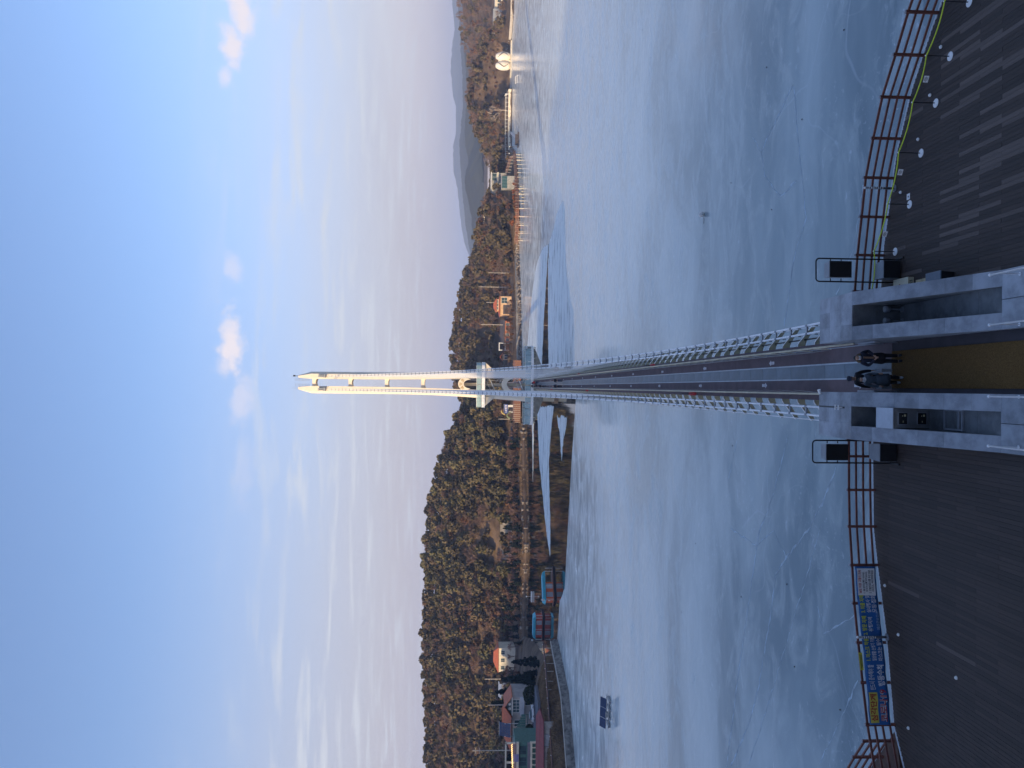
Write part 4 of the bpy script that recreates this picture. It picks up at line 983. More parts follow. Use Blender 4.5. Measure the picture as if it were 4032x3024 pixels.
# lift shaft and winding stair between the legs
MB(tw).tube([(TX - .1, 200.4, 10.3), (TX - .1, 200.4, 28)], .42, 14).build('column', M_tower, tw, smooth=True)
M_tread = mat('stair_tread', (.17, .09, .07), .7, .2, 2)
n_st = 64; so_ = []; si_ = []
for k in range(n_st):
    t_ = k * 2 * math.pi / 20 + 1.0; z = 10.5 + k * .185
    c, s = math.cos(t_), math.sin(t_); c2, s2 = math.cos(t_ + .33), math.sin(t_ + .33)
    st = MB(tw)
    P = lambda r_, cc, ss, zz: (TX - .1 + r_ * cc, 200.4 + r_ * ss, zz)
    st.hexa([P(.43, c, s, z), P(1.45, c, s, z), P(1.45, c2, s2, z), P(.43, c2, s2, z)], [P(.43, c, s, z + .06), P(1.45, c, s, z + .06), P(1.45, c2, s2, z + .06), P(.43, c2, s2, z + .06)])
    st.build('stair_tread', M_tread, tw, fix=True)
    so_.append(P(1.47, c, s, z)); si_.append(P(1.47, c, s, z + 1.05))
MB(tw).tube(so_, .13, 6).build('stringer', M_white, tw); MB(tw).tube(si_, .05, 6).build('stair_rail', M_white, tw)
bl = MB(tw)
for a_, b_ in zip(so_, si_): bl.tube([a_, b_], .018, 4)
bl.build('balusters', M_white, tw)
MB(tw).box(TX - 3.1, TX - 2.2, 198.2 - .5, 197.8 - .0, 13.6, 15.0).build('equipment_box', M_white, tw)
# far span beyond the pylon down to the shore
MB(br).box(BX - 1.27, BX + 1.27, 204.8, 396, 9.0, 9.2).build('far_deck', M_lane, br)
for xx in (BX - 1.0, BX + 1.0): MB(br).beam((xx, 204.9, 10.2), (xx, 396, 10.2), .06, .06).build('far_handrail', M_cream, br)
for xx, tx_ in ((-1.1, -1.07), (2.75, 2.31)): MB(br).tube([(tx_ + (xx - tx_) * u, 201 + 190 * u, 62.5 - 106 * u + 54 * u * u) for u in np.linspace(0, 1, 24)], .06, 6).build('back_cable', M_cable, br, smooth=True)
# ================================================================ SHORES: buildings, boardwalks, rafts
def G(x, y): return float(H(np.array(float(x)), np.array(float(y))))
def col(name, c, rough=.7, var=.12, scale=1.0): return mat(name, c, rough, var, scale)
M_orange = col('orange_roof_tile', (.52, .13, .045), .6, .15, 1.2); M_wall = col('grey_render', (.36, .34, .33), .85, .15, .6); M_warm = col('warm_render', (.60, .40, .24), .8, .15, .6)
M_win = mat('window_glass', (.045, .075, .085), .08, .3, .5); M_trim = col('white_trim', (.70, .70, .68), .5)
M_brick = col('brick_red', (.36, .13, .07), .85, .3, 1.5); M_dark = col('dark_roof', (.075, .065, .07), .7, .2, 1); M_teal = col('teal_sheet', (.025, .085, .095), .5, .15, 1)
M_wood = col('brown_timber', (.23, .11, .07), .75, .25, 2); M_pole = col('concrete_pole', (.46, .42, .37), .8); M_creamw = col('cream_wall', (.66, .60, .48), .7)
M_green = col('green_lattice', (.055, .15, .125), .6, .2, 2); M_purple = col('mauve_panel', (.20, .165, .19), .7); M_asphalt = mat('asphalt', (.115, .115, .13), .85, .2, .5, bump=.2, bscale=8)
M_redroof = col('red_sheet_roof', (.235, .058, .052), .55, .15, .8)
def window(root, x0, x1, y, z0, z1, nx=2, nz=2, m=None, parent_name='window'):
    wn_ = MB(root).box(x0, x1, y - .05, y + .02, z0, z1).build('window', M_win, root)
    fr = MB(root); t_ = .09
    fr.box(x0 - t_, x1 + t_, y - .09, y - .051, z0 - t_, z0).box(x0 - t_, x1 + t_, y - .09, y - .051, z1, z1 + t_)
    for k in range(nx + 1): xx = x0 + (x1 - x0) * k / nx; fr.box(xx - t_ / 2, xx + t_ / 2, y - .088, y - .051, z0, z1)
    for k in range(1, nz): zz = z0 + (z1 - z0) * k / nz; fr.box(x0, x1, y - .086, y - .051, zz - .04, zz + .04)
    fr.build('frame', m or M_trim, wn_)
    return wn_
def gable_roof(root, x0, x1, y0, y1, ze, zr, m, along='x', over=.5, th=.18, name='roof'):
    m_ = MB(root); x0 -= over; x1 += over; y0 -= over; y1 += over
    if along == 'x':
        yc = (y0 + y1) / 2; m_.xprism([(y0, ze), (yc, zr), (y1, ze), (y1, ze - th), (yc, zr - th), (y0, ze - th)], x0, x1)
    else:
        xc = (x0 + x1) / 2; m_.yprism([(x0, ze), (xc, zr), (x1, ze), (x1, ze - th), (xc, zr - th), (x0, ze - th)], y0, y1)
    return m_.build(name, m, root)
def hip_roof(root, x0, x1, y0, y1, ze, zr, m, over=.6, name='roof'):
    x0 -= over; x1 += over; y0 -= over; y1 += over; d = (y1 - y0) / 2; yc = (y0 + y1) / 2
    return MB(root).add([(x0, y0, ze), (x1, y0, ze), (x1, y1, ze), (x0, y1, ze), (x0 + d * .7, yc, zr), (x1 - d * .7, yc, zr)], [(0, 1, 5, 4), (1, 2, 5), (2, 3, 4, 5), (3, 0, 4), (0, 3, 2, 1)]).build(name, m, root)

# ---- left shore: the house with the orange roof
h = thing('house', 'two-storey grey house with orange roof and solar panels on the left shore', 'house', (-102, 240, 5.5))
MB(h).box(-110.5, -99.2, 236.2, 246, 4.5, 12.3).box(-99.2, -94.2, 235.0, 246, 4.5, 12.3).build('wall', M_wall, h)
hip_roof(h, -110.5, -96.5, 236.2, 246, 12.35, 15.0, M_orange)
gable_roof(h, -99.4, -94.0, 234.4, 243, 12.35, 14.6, M_orange, 'y', .5)
MB(h).yprism([(-99.3, 12.3), (-94.1, 12.3), (-96.7, 14.25)], 234.95, 235.3).build('gable_wall', col('dark_gable', (.10, .13, .13)), h)
for k, xx in enumerate((-97.5, -96.1)): MB(h).tube([(xx, 234.93, 12.95), (xx, 234.8, 12.95)], .42, 14).build('roundel', M_trim, h)
MB(h).box(-99.4, -94.0, 234.2, 234.99, 8.5, 9.75).build('balcony_band', col('pale_band', (.42, .45, .50)), h)
MB(h).box(-99.5, -93.9, 234.4, 234.98, 12.05, 12.32).build('eave_board', M_trim, h)
window(h, -98.7, -94.8, 234.99, 10.0, 11.9, 4, 2); window(h, -96.6, -94.7, 234.99, 6.7, 8.2, 2, 1)
window(h, -103.5, -101.5, 236.19, 9.6, 11.4, 2, 1); window(h, -108.5, -106, 236.19, 9.6, 11.4, 2, 1)
sp_ = thing('solar_array', 'tilted dark blue solar array standing before the orange roof', 'solar panel', (-103, 233.5, 12.3))
for i in range(4):
    for j in range(4):
        x0 = -105.1 + i * 1.03; MB(sp_).hexa([(x0, 232.2 + j * .42, 12.75 + j * .82), (x0 + .99, 232.2 + j * .42, 12.75 + j * .82), (x0 + .99, 232.25 + j * .42, 12.72 + j * .82), (x0, 232.25 + j * .42, 12.72 + j * .82)], [(x0, 232.6 + j * .42, 13.53 + j * .82), (x0 + .99, 232.6 + j * .42, 13.53 + j * .82), (x0 + .99, 232.65 + j * .42, 13.5 + j * .82), (x0, 232.65 + j * .42, 13.5 + j * .82)]).build('solar_panel', mat('solar_cell', (.030, .045, .10), .15, .2, 3) if i + j == 0 else bpy.data.materials['solar_cell'], sp_)
MB(sp_).beam((-105, 233.0, 5.5), (-105, 233.0, 14.5), .15, .15).beam((-101.2, 233.0, 5.5), (-101.2, 233.0, 14.5), .15, .15).beam((-105.2, 232.45, 12.66), (-100.9, 232.45, 12.66), .1, .1).beam((-105.2, 233.9, 16.1), (-100.9, 233.9, 16.1), .1, .1).build('support', M_trim, sp_)
# green lattice stair beside it
st = thing('lattice_screen', 'dark green lattice screen sloping down beside the grey house', 'screen', (-101, 231, 5.6))
for k in range(9): MB(st).box(-98.4 - k * .75, -97.75 - k * .75, 231.0, 231.08, 8.3 - 0 * k, 9.6 + k * .32).build('lattice_panel', M_green, st)
MB(st).beam((-97.6, 231.04, 7.6), (-104.6, 231.04, 7.9), .15, .2).beam((-97.7, 231.04, 5.5), (-97.7, 231.04, 9.6), .12, .12).beam((-104.5, 231.04, 5.5), (-104.5, 231.04, 12), .12, .12).build('frame', M_green, st)
# forecourt road
def drape(name, poly, m, off, step=1.5):
    P = np.array(poly); x0, y0 = P.min(0); x1, y1 = P.max(0); m_ = MB(); vs = {}; out = []
    def inside(x, y):
        c = False
        for i in range(len(poly)):
            (ax, ay), (bx, by) = poly[i], poly[(i + 1) % len(poly)]
            if (ay > y) != (by > y) and x < (bx - ax) * (y - ay) / (by - ay) + ax: c = not c
        return c
    xs = np.arange(x0, x1 + step, step); ys = np.arange(y0, y1 + step, step)
    gx, gy = np.meshgrid(xs, ys); gz = H(gx, gy) + off
    for j in range(len(ys) - 1):
        for i in range(len(xs) - 1):
            if inside(xs[i] + step / 2, ys[j] + step / 2):
                m_.add([(xs[i + a_], ys[j + b_], gz[j + b_, i + a_]) for a_, b_ in ((0, 0), (1, 0), (1, 1), (0, 1))], [(0, 1, 2, 3)])
    o = m_.build(name, m, fix=False, smooth=False); tag(o, kind='structure'); return o
rd = MB().prism([(-86.5, 212.8), (-85.5, 222), (-90, 229.5), (-100, 229.5), (-118, 229.5), (-118, 209), (-100, 208.5)], 5.6, 6.32).build('forecourt', M_asphalt); tag(rd, kind='structure')
# terrace building with cream posts, lower left
te = thing('terrace_building', 'cream-framed terrace building with green glass and string of lights, lower left shore', 'building', (-99, 204, 5.8))
MB(te).box(-112, -94.2, 205.2, 214, 5.0, 12.9).build('body', M_green, te)
for (x0, x1, z0, z1, m_, nm) in ((-112, -94.0, 12.6, 13.6, M_purple, 'parapet'), (-112, -94.1, 8.9, 9.6, M_purple, 'floor_band'), (-112, -93.9, 11.9, 12.55, M_creamw, 'upper_band'), (-112, -93.9, 8.35, 8.85, M_creamw, 'lower_band')):
    MB(te).box(x0, x1, 204.6 if nm != 'upper_band' else 204.5, 205.19, z0, z1).build(nm, m_, te)
for xx, z0, z1 in ((-93.8, 6.4, 9.0), (-93.9, 12.9, 15.6), (-99.0, 12.9, 15.4)): MB(te).box(xx - .2, xx + .2, 204.2, 204.58, z0, z1).build('post', M_creamw, te)
MB(te).box(-112, -93.6, 204.2, 204.59, 15.2, 15.6).build('pergola_beam', M_creamw, te)
for k in range(7): MB(te).box(-95.3 - k * 1.5, -95.1 - k * 1.5, 204.25, 204.59, 6.3, 8.34).build('baluster', M_creamw, te)
MB(te).box(-112, -93.6, 204.2, 204.58, 6.25, 6.5).build('bottom_rail', M_creamw, te)
for k in range(5): window(te, -97.3 - k * 3.0, -95.0 - k * 3.0, 205.19, 9.9, 11.7, 2, 1, M_green)
MB(te).box(-98.9, -96.9, 204.45, 204.49, 11.95, 13.5).build('sign_board', col('violet_sign', (.22, .22, .42)), te)
sl = thing('string_lights', 'string of warm golden lights along the terrace building parapet', 'lights', (-97, 204.2, 13.7))
sg_ = MB(sl)
for k in range(60):
    x_ = -94.2 - k * .27; sg_.obox((x_, 204.15, 13.75 + .16 * (k % 2) - k * .012), (.17, .12, .14), ry=.6)
sg_.build('bulbs', emat('warm_bulb', (1.0, .62, .24), 2.2), sl)
MB(sl).tube([(-94, 204.25, 13.84), (-110.5, 204.25, 13.12)], .03, 5).build('wire', M_black, sl)
# red roof, wall blocks below it
rr_ = thing('red_roof_shelter', 'long low shelter with a dull red sheet roof at the left shore', 'shelter', (-92, 197, 4.5))
MB(rr_).add([(-81.6, 196.8, 7.2), (-84.2, 195.6, 6.35), (-112, 194.2, 6.0), (-112, 198.4, 7.9), (-84.4, 198.8, 8.0)], [(0, 1, 2, 3, 4)]).add([(-81.6, 196.8, 7.1), (-84.2, 195.6, 6.2), (-112, 194.2, 5.85), (-112, 198.4, 7.8), (-84.4, 198.8, 7.9)], [(4, 3, 2, 1, 0)]).build('roof', M_redroof, rr_, fix=False)
MB(rr_).beam((-81.6, 196.7, 7.15), (-84.2, 195.5, 6.28), .12, .22).beam((-84.2, 195.5, 6.28), (-112, 194.1, 5.93), .1, .16).build('fascia', col('red_fascia', (.14, .03, .03)), rr_)
for k in range(5):
    x0 = -84.8 - k * 3.1
    MB(rr_).box(x0 - 3.0, x0, 195.9 - k * .12, 196.3, 3.4, 6.2).build('wall_block', [M_concrete, M_grey, M_wall, M_pole, M_creamw][k], rr_)
# promenade on posts above the grass bank
pm = thing('promenade', 'narrow timber promenade on short posts above the dry grass bank', 'boardwalk', (-80, 205, 3))
PR = [(-72.6, 218), (-74.8, 211.8), (-78, 207.4), (-81.3, 203.0), (-85.2, 198.2), (-90.8, 192.3), (-97, 187.5)]
for p, q in zip(PR, PR[1:]):
    n = max(1, int(math.dist(p, q) / 1.0)); a_ = math.atan2(q[1] - p[1], q[0] - p[0])
    for k in range(n):
        u = (k + .5) / n; c = (p[0] + (q[0] - p[0]) * u - 1.3 * 0, p[1] + (q[1] - p[1]) * u)
        MB(pm).obox((c[0], c[1], 4.62), (math.dist(p, q) / n - .04, 1.5, .10), rz=a_).build('board', M_wood, pm)
    MB(pm).obox(((p[0] + q[0]) / 2, (p[1] + q[1]) / 2, 4.46), (math.dist(p, q), 1.3, .18), rz=a_).build('bearer', M_dark, pm)
    for u in (.1, .55):
        x, y = p[0] + (q[0] - p[0]) * u, p[1] + (q[1] - p[1]) * u; nx, ny = math.sin(a_) * .6, -math.cos(a_) * .6
        MB(pm).box(x + nx - .07, x + nx + .07, y + ny - .07, y + ny + .07, G(x + nx, y + ny) - .3, 4.55).build('post', M_pole, pm)
        MB(pm).ball((x - nx, y - ny, 4.8), .12, 8).build('path_light', M_trim, pm)
# sea wall
M_stone = mat('stone_facing', (.17, .16, .145), .9, .5, .9, bump=.5, bscale=4)
sw = thing('sea_wall', 'low grey stone-faced sea wall along the left shore ice', 'wall', (-80, 195, 0))
WL = [(-72.2, 221.5), (-72.4, 220.2), (-74.6, 206.9), (-77, 195), (-81.4, 189.6), (-87.2, 183.8), (-89.4, 181.4), (-130, 150)]
for p, q in zip(WL, WL[1:]):
    n = max(1, round(math.dist(p, q) / 4))
    for k in range(n):
        a_ = Vector((*p, 0)).lerp(Vector((*q, 0)), k / n); b_ = Vector((*p, 0)).lerp(Vector((*q, 0)), (k + 1) / n - .004)
        d = (b_ - a_).normalized(); nrm = Vector((-d.y, d.x, 0)) if False else Vector((d.y, -d.x, 0)); nrm = nrm if nrm.x < 0 else -nrm
        b0 = [a_ - nrm * .25, b_ - nrm * .25, b_ + nrm * 2.6, a_ + nrm * 2.6]; t0 = [a_ + nrm * .45, b_ + nrm * .45, b_ + nrm * 2.6, a_ + nrm * 2.6]
        MB(sw).hexa([(v.x, v.y, -.6) for v in b0], [(v.x, v.y, 2.0) for v in t0]).build('wall_block', M_stone, sw)
        MB(sw).hexa([(v.x, v.y, 2.002) for v in (a_ + nrm * .35, b_ + nrm * .35, b_ + nrm * 1.0, a_ + nrm * 1.0)], [(v.x, v.y, 2.16) for v in (a_ + nrm * .35, b_ + nrm * .35, b_ + nrm * 1.0, a_ + nrm * 1.0)]).build('coping', M_pole, sw)
# lit house higher on the left
h2 = thing('house', 'low sunlit cream house with an orange roof at the foot of the left hill', 'house', (-134, 381, 4))
MB(h2).box(-139, -127.5, 378, 388, 3.2, 11.4).build('wall', M_creamw, h2)
hip_roof(h2, -139, -127.5, 378, 388, 11.4, 13.8, M_orange)
for k in range(3): window(h2, -137.8 + k * 3.7, -136.1 + k * 3.7, 377.98, 8.4, 10.2, 2, 1)
h3 = thing('shed', 'white-walled shed with a pale roof left of the sunlit house', 'shed', (-146, 377, 4))
MB(h3).box(-149.5, -143.2, 373, 379, 3.2, 10.0).build('wall', M_trim, h3); gable_roof(h3, -149.5, -143.2, 373, 379, 10.0, 11.4, col('pale_sheet', (.38, .42, .46)), 'x')
window(h3, -148, -146.4, 372.98, 7.6, 9.0, 2, 1)
# pale field cut into the left hillside
drape('field', [(-66, 393), (-64, 402), (-74, 409), (-90, 408), (-92, 396), (-80, 391)], mat('dry_field', (.26, .225, .175), .95, .2, .4), .18)
# kiosk and landing deck by the far bridge end
kd = thing('kiosk', 'small kiosk with a blue sign band at the far end of the bridge', 'kiosk', (-11, 401, 4))
MB(kd).box(-13.4, -9.3, 400, 404, 3, 7.6).build('wall', M_trim, kd); MB(kd).box(-13.7, -9.0, 399.3, 399.98, 7.3, 8.9).build('sign_band', col('sign_blue', (.06, .11, .42)), kd); MB(kd).box(-13.8, -8.9, 399.2, 404.2, 8.92, 9.1).build('roof', M_grey, kd)
tx = MB(kd)
for k in range(5): tx.box(-13.2 + k * .85, -12.65 + k * .85, 399.27, 399.298, 7.8, 8.5)
tx.build('lettering', M_trim, kd); MB(kd).box(-12.6, -10.4, 399.95, 399.99, 4.6, 6.9).build('counter_opening', M_dark, kd)
ar_ = thing('dragon_arch', 'yellow-green curved sculpture standing beside the blue kiosk', 'sculpture', (-15.3, 398, 4))
MB(ar_).tube([(-14.5 - 1.6 * math.cos(t_), 398, 5 + 2.6 * math.sin(t_)) for t_ in np.linspace(0, 3.0, 14)], [.5 - .02 * k for k in range(14)], 8).build('body', col('sculpture_green', (.20, .24, .13)), ar_, smooth=True)
MB(ar_).tube([(-14.2, 398, 8.6), (-13.6, 398, 9.9), (-12.6, 398, 10.5), (-11.7, 398, 10.4)], [.32, .38, .34, .22], 8).build('neck', col('sculpture_yellow', (.46, .35, .12)), ar_, smooth=True)
ld = thing('landing_deck', 'brown slatted timber landing at the far bridge end', 'deck', (-3, 392, 2))
MB(ld).box(-18, 13.5, 388.5, 399, 4.2, 4.5).build('floor', M_wood, ld)
for k in range(32):
    x_ = -17.8 + k * 1.0; MB(ld).box(x_, x_ + .16, 388.3, 388.48, 1.4, 4.9).build('slat', M_pole if k < 10 else M_wood, ld)
MB(ld).box(-18, 13.5, 388.52, 388.7, 1.2, 4.19).build('backing_board', M_wood, ld); MB(ld).box(-18, 13.5, 388.2, 388.5, 4.92, 5.1).build('cap_rail', M_wood, ld)
def car(x, y, rz, c, label):
    r_ = thing('parked_car', label, 'car', (x, y, G(x, y) + .02), rz, group='parked cars on the far shores')
    cm = mat('car_paint', c, .25, .05, 1)
    MB().xprism([(-.85, .35), (-.85, .85), (-.5, .95), (-.5, .95), (.5, .95), (.85, .85), (.85, .35)], -2.1, 2.1).build('body', cm, r_, bevel=.08)
    MB().hexa([(-1.5, -.78, .95), (1.0, -.78, .95), (1.0, .78, .95), (-1.5, .78, .95)], [(-1.2, -.62, 1.48), (.45, -.62, 1.48), (.45, .62, 1.48), (-1.2, .62, 1.48)]).build('cabin', M_win, r_, bevel=.04)
    MB().box(-1.15, .4, -.6, .6, 1.485, 1.52).build('roof', cm, r_)
    for wx in (-1.3, 1.3):
        for wy in (-.80, .80): 
            w_ = MB().tube([(wx, wy - .1, .32), (wx, wy + .1, .32)], .32, 12).build('wheel', M_black, r_); MB().tube([(wx, wy - .105, .32), (wx, wy + .105, .32)], .18, 10).build('hub', M_grey, w_)
car(-18.5, 402, .3, (.70, .71, .73), 'white parked car by the far bridge landing'); car(-22.5, 404, .2, (.04, .05, .09), 'dark parked car behind the far bridge landing, left of the white one'); car(-25.5, 403, .2, (.03, .04, .10), 'dark blue parked car, leftmost by the far bridge landing')
cc = thing('parked_car', 'dark blue car parked on the forecourt of the orange-roofed house', 'car', (-93.4, 221.5, 6.34), .9, group='parked cars on the far shores')
for o in [q for q in S.objects if q.parent is not None and q.parent.name == 'parked_car']: copy_tree(o, parent=cc)
cc.scale = (1.05, 1.05, 1.05)
# utility poles
def pole(x, y, z0, z1, arms, label):
    r_ = thing('utility_pole', label, 'utility pole', (x, y, z0), group=None)
    MB(r_).tube([(x, y, z0 - .3), (x, y, z1)], [.2, .13], 8).build('shaft', M_pole, r_)
    for a_ in arms: MB(r_).box(x - .9, x + .9, y - .06, y + .06, a_ - .06, a_ + .06).build('cross_arm', M_pole, r_)
for x, y, z1, arms, lab in [(58.3, 452, 22.6, (21.2,), 'pole on the slope above the right shore road'), (48.7, 447, 18.2, (), 'slim pole right behind the orange house roof'), (35.4, 441, 21.3, (20.0,), 'tall sunlit pole above the long brown-roofed house'), (-16.5, 398, 12.0, (), 'lamp pole left of the blue kiosk'), (-107.7, 229.8, 24.1, (22, 23.2), 'tall pole behind the terrace building'), (-113, 300, 19.5, (), 'sunlit pole above the dark conifers on the left'), (-110.5, 222, 19.5, (), 'short pole right behind the terrace building corner'), (-101.3, 247, 19.2, (), 'pole rising behind the solar array'), (200, 566, 16, (), 'pole among bare trees at the far right shore'), (263, 575, 14, (), 'slim pole between shell building and white building'), (66, 448, 17, (), 'pole left of the orange house by the road')]:
    pole(x, y, G(x, y), z1, arms, 'concrete utility ' + lab)

# ---- right shore
h4 = thing('house', 'sunlit orange-tiled two-tier house above the right shore', 'house', (46, 444, 4))
MB(h4).box(41, 51.5, 440, 450, 3.2, 10.4).build('wall', M_warm, h4); hip_roof(h4, 41, 51.5, 440, 450, 10.4, 11.7, M_orange, .8)
MB(h4).box(43.5, 50, 442, 448.5, 11, 12.3).build('upper_wall', M_warm, h4); hip_roof(h4, 43.5, 50, 442, 448.5, 12.3, 14.1, M_orange, .7)
for x0 in (47.6,): window(h4, x0, x0 + 3.2, 439.98, 6.4, 9.6, 2, 2)
for k in range(3): window(h4, 44.2 + k * 1.9, 45.6 + k * 1.9, 441.98, 11.3, 12.1, 2, 1)
MB(h4).box(41.4, 46.6, 439.9, 439.99, 4.0, 8.6).build('porch_opening', M_dark, h4)
h5 = thing('house', 'long low house with dark roof and sunlit brick-red front above the right shore', 'house', (31, 443, 4))
MB(h5).box(25.3, 37.6, 440, 447, 3.2, 7.7).build('wall', M_brick, h5); gable_roof(h5, 25.3, 37.6, 440, 447, 7.75, 10.2, M_dark, 'x', .6)
for k in range(4): window(h5, 26.2 + k * 2.9, 27.6 + k * 2.9, 439.98, 5.0, 6.9, 2, 1)
h6 = thing('pavilion', 'white open-framed pavilion at the end of the brown-roofed house', 'pavilion', (23, 441, 4))
for xx in (21, 24.9):
    for yy in (440, 443): MB(h6).box(xx - .15, xx + .15, yy - .15, yy + .15, 3.3, 10.4).build('post', M_trim, h6)
MB(h6).box(20.7, 25.2, 439.7, 443.3, 10.4, 10.8).build('roof', M_trim, h6); MB(h6).box(20.7, 25.2, 439.8, 443.2, 7.0, 7.3).build('floor', M_trim, h6); MB(h6).box(21.2, 24.7, 442.6, 442.8, 3.6, 6.9).build('back_wall', M_brick, h6)
h7 = thing('hut', 'small orange-gabled hut with glazed front near the bridge landing', 'hut', (16.8, 440, 4))
MB(h7).box(15.4, 18.6, 439, 442, 3.2, 8.6).build('wall', M_warm, h7); gable_roof(h7, 15.4, 18.6, 439, 442, 8.6, 10.2, M_orange, 'y'); window(h7, 15.8, 16.9, 438.98, 5.4, 7.6, 1, 1); window(h7, 17.2, 18.3, 438.98, 5.4, 7.6, 1, 1)
# right shore wall and road
for nm, pts_, z0, z1, m_, lab in (('shore_wall', [(2, 401), (27, 408.5), (40, 413.5), (57, 423.5), (74, 437)], 1.0, 2.6, M_concrete, 'low concrete wall along the right shore road below the houses'), ('shore_wall', [(166, 541), (191, 547), (209, 542.5), (222, 586), (250, 589.5)], .4, 2.6, M_creamw, 'sunlit cream wall along the far right shore beside the shell building'), ('shore_wall', [(252, 560), (257, 534), (300, 524), (460, 562)], .3, 2.2, M_pole, 'pale wall under the white building at the far right shore'), ('shore_wall', [(-19, 386), (-37, 379.5), (-54, 371.5), (-65, 362.5), (-72, 357.5), (-88, 362.5), (-100, 365.5), (-112, 368)], .2, 1.0, M_stone, 'pale kerb wall along the foot of the left hill')):
    w_ = thing(nm, lab, 'wall', (*pts_[0], 0))
    for p, q in zip(pts_, pts_[1:]):
        n = max(1, int(math.dist(p, q) / 6))
        for k in range(n):
            a_ = Vector((*p, 0)).lerp(Vector((*q, 0)), k / n); b_ = Vector((*p, 0)).lerp(Vector((*q, 0)), (k + 1) / n - .003)
            MB(w_).beam((a_.x, a_.y, (z0 + z1) / 2), (b_.x, b_.y, (z0 + z1) / 2), .5, z1 - z0).build('wall_block', m_, w_)
gr_ = thing('guard_rail', 'pale guard rail along the far right shore road', 'guard rail', (168, 548, 3))
GP = [(160, 540), (172, 549), (191, 552), (208, 548), (216, 575)]
for p, q in zip(GP, GP[1:]):
    for zz in (G(*p) * 0 + 4.0, 4.5): MB(gr_).beam((*p, zz), (*q, zz), .08, .16).build('rail', M_trim, gr_)
    n = int(math.dist(p, q) / 2.5)
    for k in range(n): u = k / n; MB(gr_).box(p[0] + (q[0] - p[0]) * u - .08, p[0] + (q[0] - p[0]) * u + .08, p[1] + (q[1] - p[1]) * u - .08, p[1] + (q[1] - p[1]) * u + .08, 1.5, 4.6).build('post', M_trim, gr_)
# boardwalk on piles
bw = thing('boardwalk', 'long timber boardwalk on pale piles along the right shore', 'boardwalk', (104, 420, 0))
BW = [(132.5, 437), (124, 426), (112, 415), (104, 411), (103.2, 404.5), (92, 398), (84, 399.5), (75.5, 406)]
for p, q in zip(BW, BW[1:]):
    L0 = math.dist(p, q); a_ = math.atan2(q[1] - p[1], q[0] - p[0]); d = Vector((math.cos(a_), math.sin(a_), 0)); nr = Vector((-d.y, d.x, 0))
    MB(bw).obox(((p[0] + q[0]) / 2, (p[1] + q[1]) / 2, 2.75), (L0, 2.2, .3), rz=a_).build('deck', M_wood, bw)
    for sg in (-1, 1):
        for zz in (3.3, 3.7, 4.1): MB(bw).beam(Vector((*p, zz)) + nr * sg * 1.05, Vector((*q, zz)) + nr * sg * 1.05, .07, .12).build('rail', M_wood, bw)
        n = max(2, int(L0 / 1.9))
        for k in range(n):
            c = Vector((*p, 0)) + d * (L0 * k / n) + nr * sg * 1.05
            MB(bw).box(c.x - .07, c.x + .07, c.y - .07, c.y + .07, 2.9, 4.2).build('post', M_pole if sg < 0 else M_wood, bw)
            if k % 2 == 0: MB(bw).box(c.x - .13, c.x + .13, c.y - .13, c.y + .13, -.8, 2.6).build('pile', M_creamw, bw)
sr = thing('stair_ramp', 'timber ramp climbing from the boardwalk to the shore road', 'ramp', (128, 448, 3))
RP = [(131, 439, 3.0), (133, 447, 4.6), (127, 452, 6.4), (121, 455, 7.6)]
for p, q in zip(RP, RP[1:]):
    MB(sr).beam(p, q, 1.8, .2).build('deck', M_wood, sr)
    for sg in (-.9, .9):
        for zz in (.6, 1.0): MB(sr).beam((p[0], p[1] + sg, p[2] + zz), (q[0], q[1] + sg, q[2] + zz), .08, .1).build('rail', M_wood, sr)
        for k in range(4): u = k / 4; c = Vector(p).lerp(Vector(q), u); MB(sr).box(c.x - .07, c.x + .07, c.y + sg - .07, c.y + sg + .07, c.z - 2, c.z + 1.1).build('post', M_pole, sr)
# white-framed house and teal container over the boardwalk
h8 = thing('house', 'white flat-framed house with a big window on the right wooded knoll', 'house', (125.5, 470, 8))
MB(h8).box(121.5, 129.3, 467.5, 476, 6.5, 15.4).build('wall', M_concrete, h8); MB(h8).box(120.6, 129.7, 466.9, 476.4, 15.42, 15.8).build('roof', M_trim, h8); window(h8, 124.5, 129, 467.48, 12.4, 15.0, 2, 1); MB(h8).box(120.8, 129.5, 466.6, 467.45, 11.2, 11.9).build('balcony', M_creamw, h8)
MB(h8).box(117, 121.4, 470, 476, 8, 15.6).build('side_wing', M_concrete, h8)
ct = thing('container_shed', 'teal-fronted container shed below the white-framed house', 'shed', (119, 452, 4))
MB(ct).box(115.2, 122.6, 449, 453, 2.0, 9.9).build('body', M_concrete, ct); MB(ct).box(115.4, 122.4, 448.9, 448.99, 6.7, 9.7).build('teal_front', M_teal, ct); MB(ct).box(115.0, 122.8, 448.7, 453.2, 9.92, 10.1).build('roof', M_grey, ct)
for k in range(4): MB(ct).box(115.4 + k * 1.75, 115.5 + k * 1.75, 448.85, 448.89, 6.7, 9.7).build('mullion', M_grey, ct)
h9 = thing('house', 'small sunlit cream house among trees at the top of the right knoll', 'house', (104, 481, 15))
MB(h9).box(102, 106.3, 480, 484, 12, 20.4).build('wall', M_creamw, h9); gable_roof(h9, 102, 106.3, 480, 484, 20.4, 21.6, M_dark, 'x'); window(h9, 102.6, 103.8, 479.98, 17, 19, 1, 2); window(h9, 104.5, 105.7, 479.98, 17, 19, 1, 2)
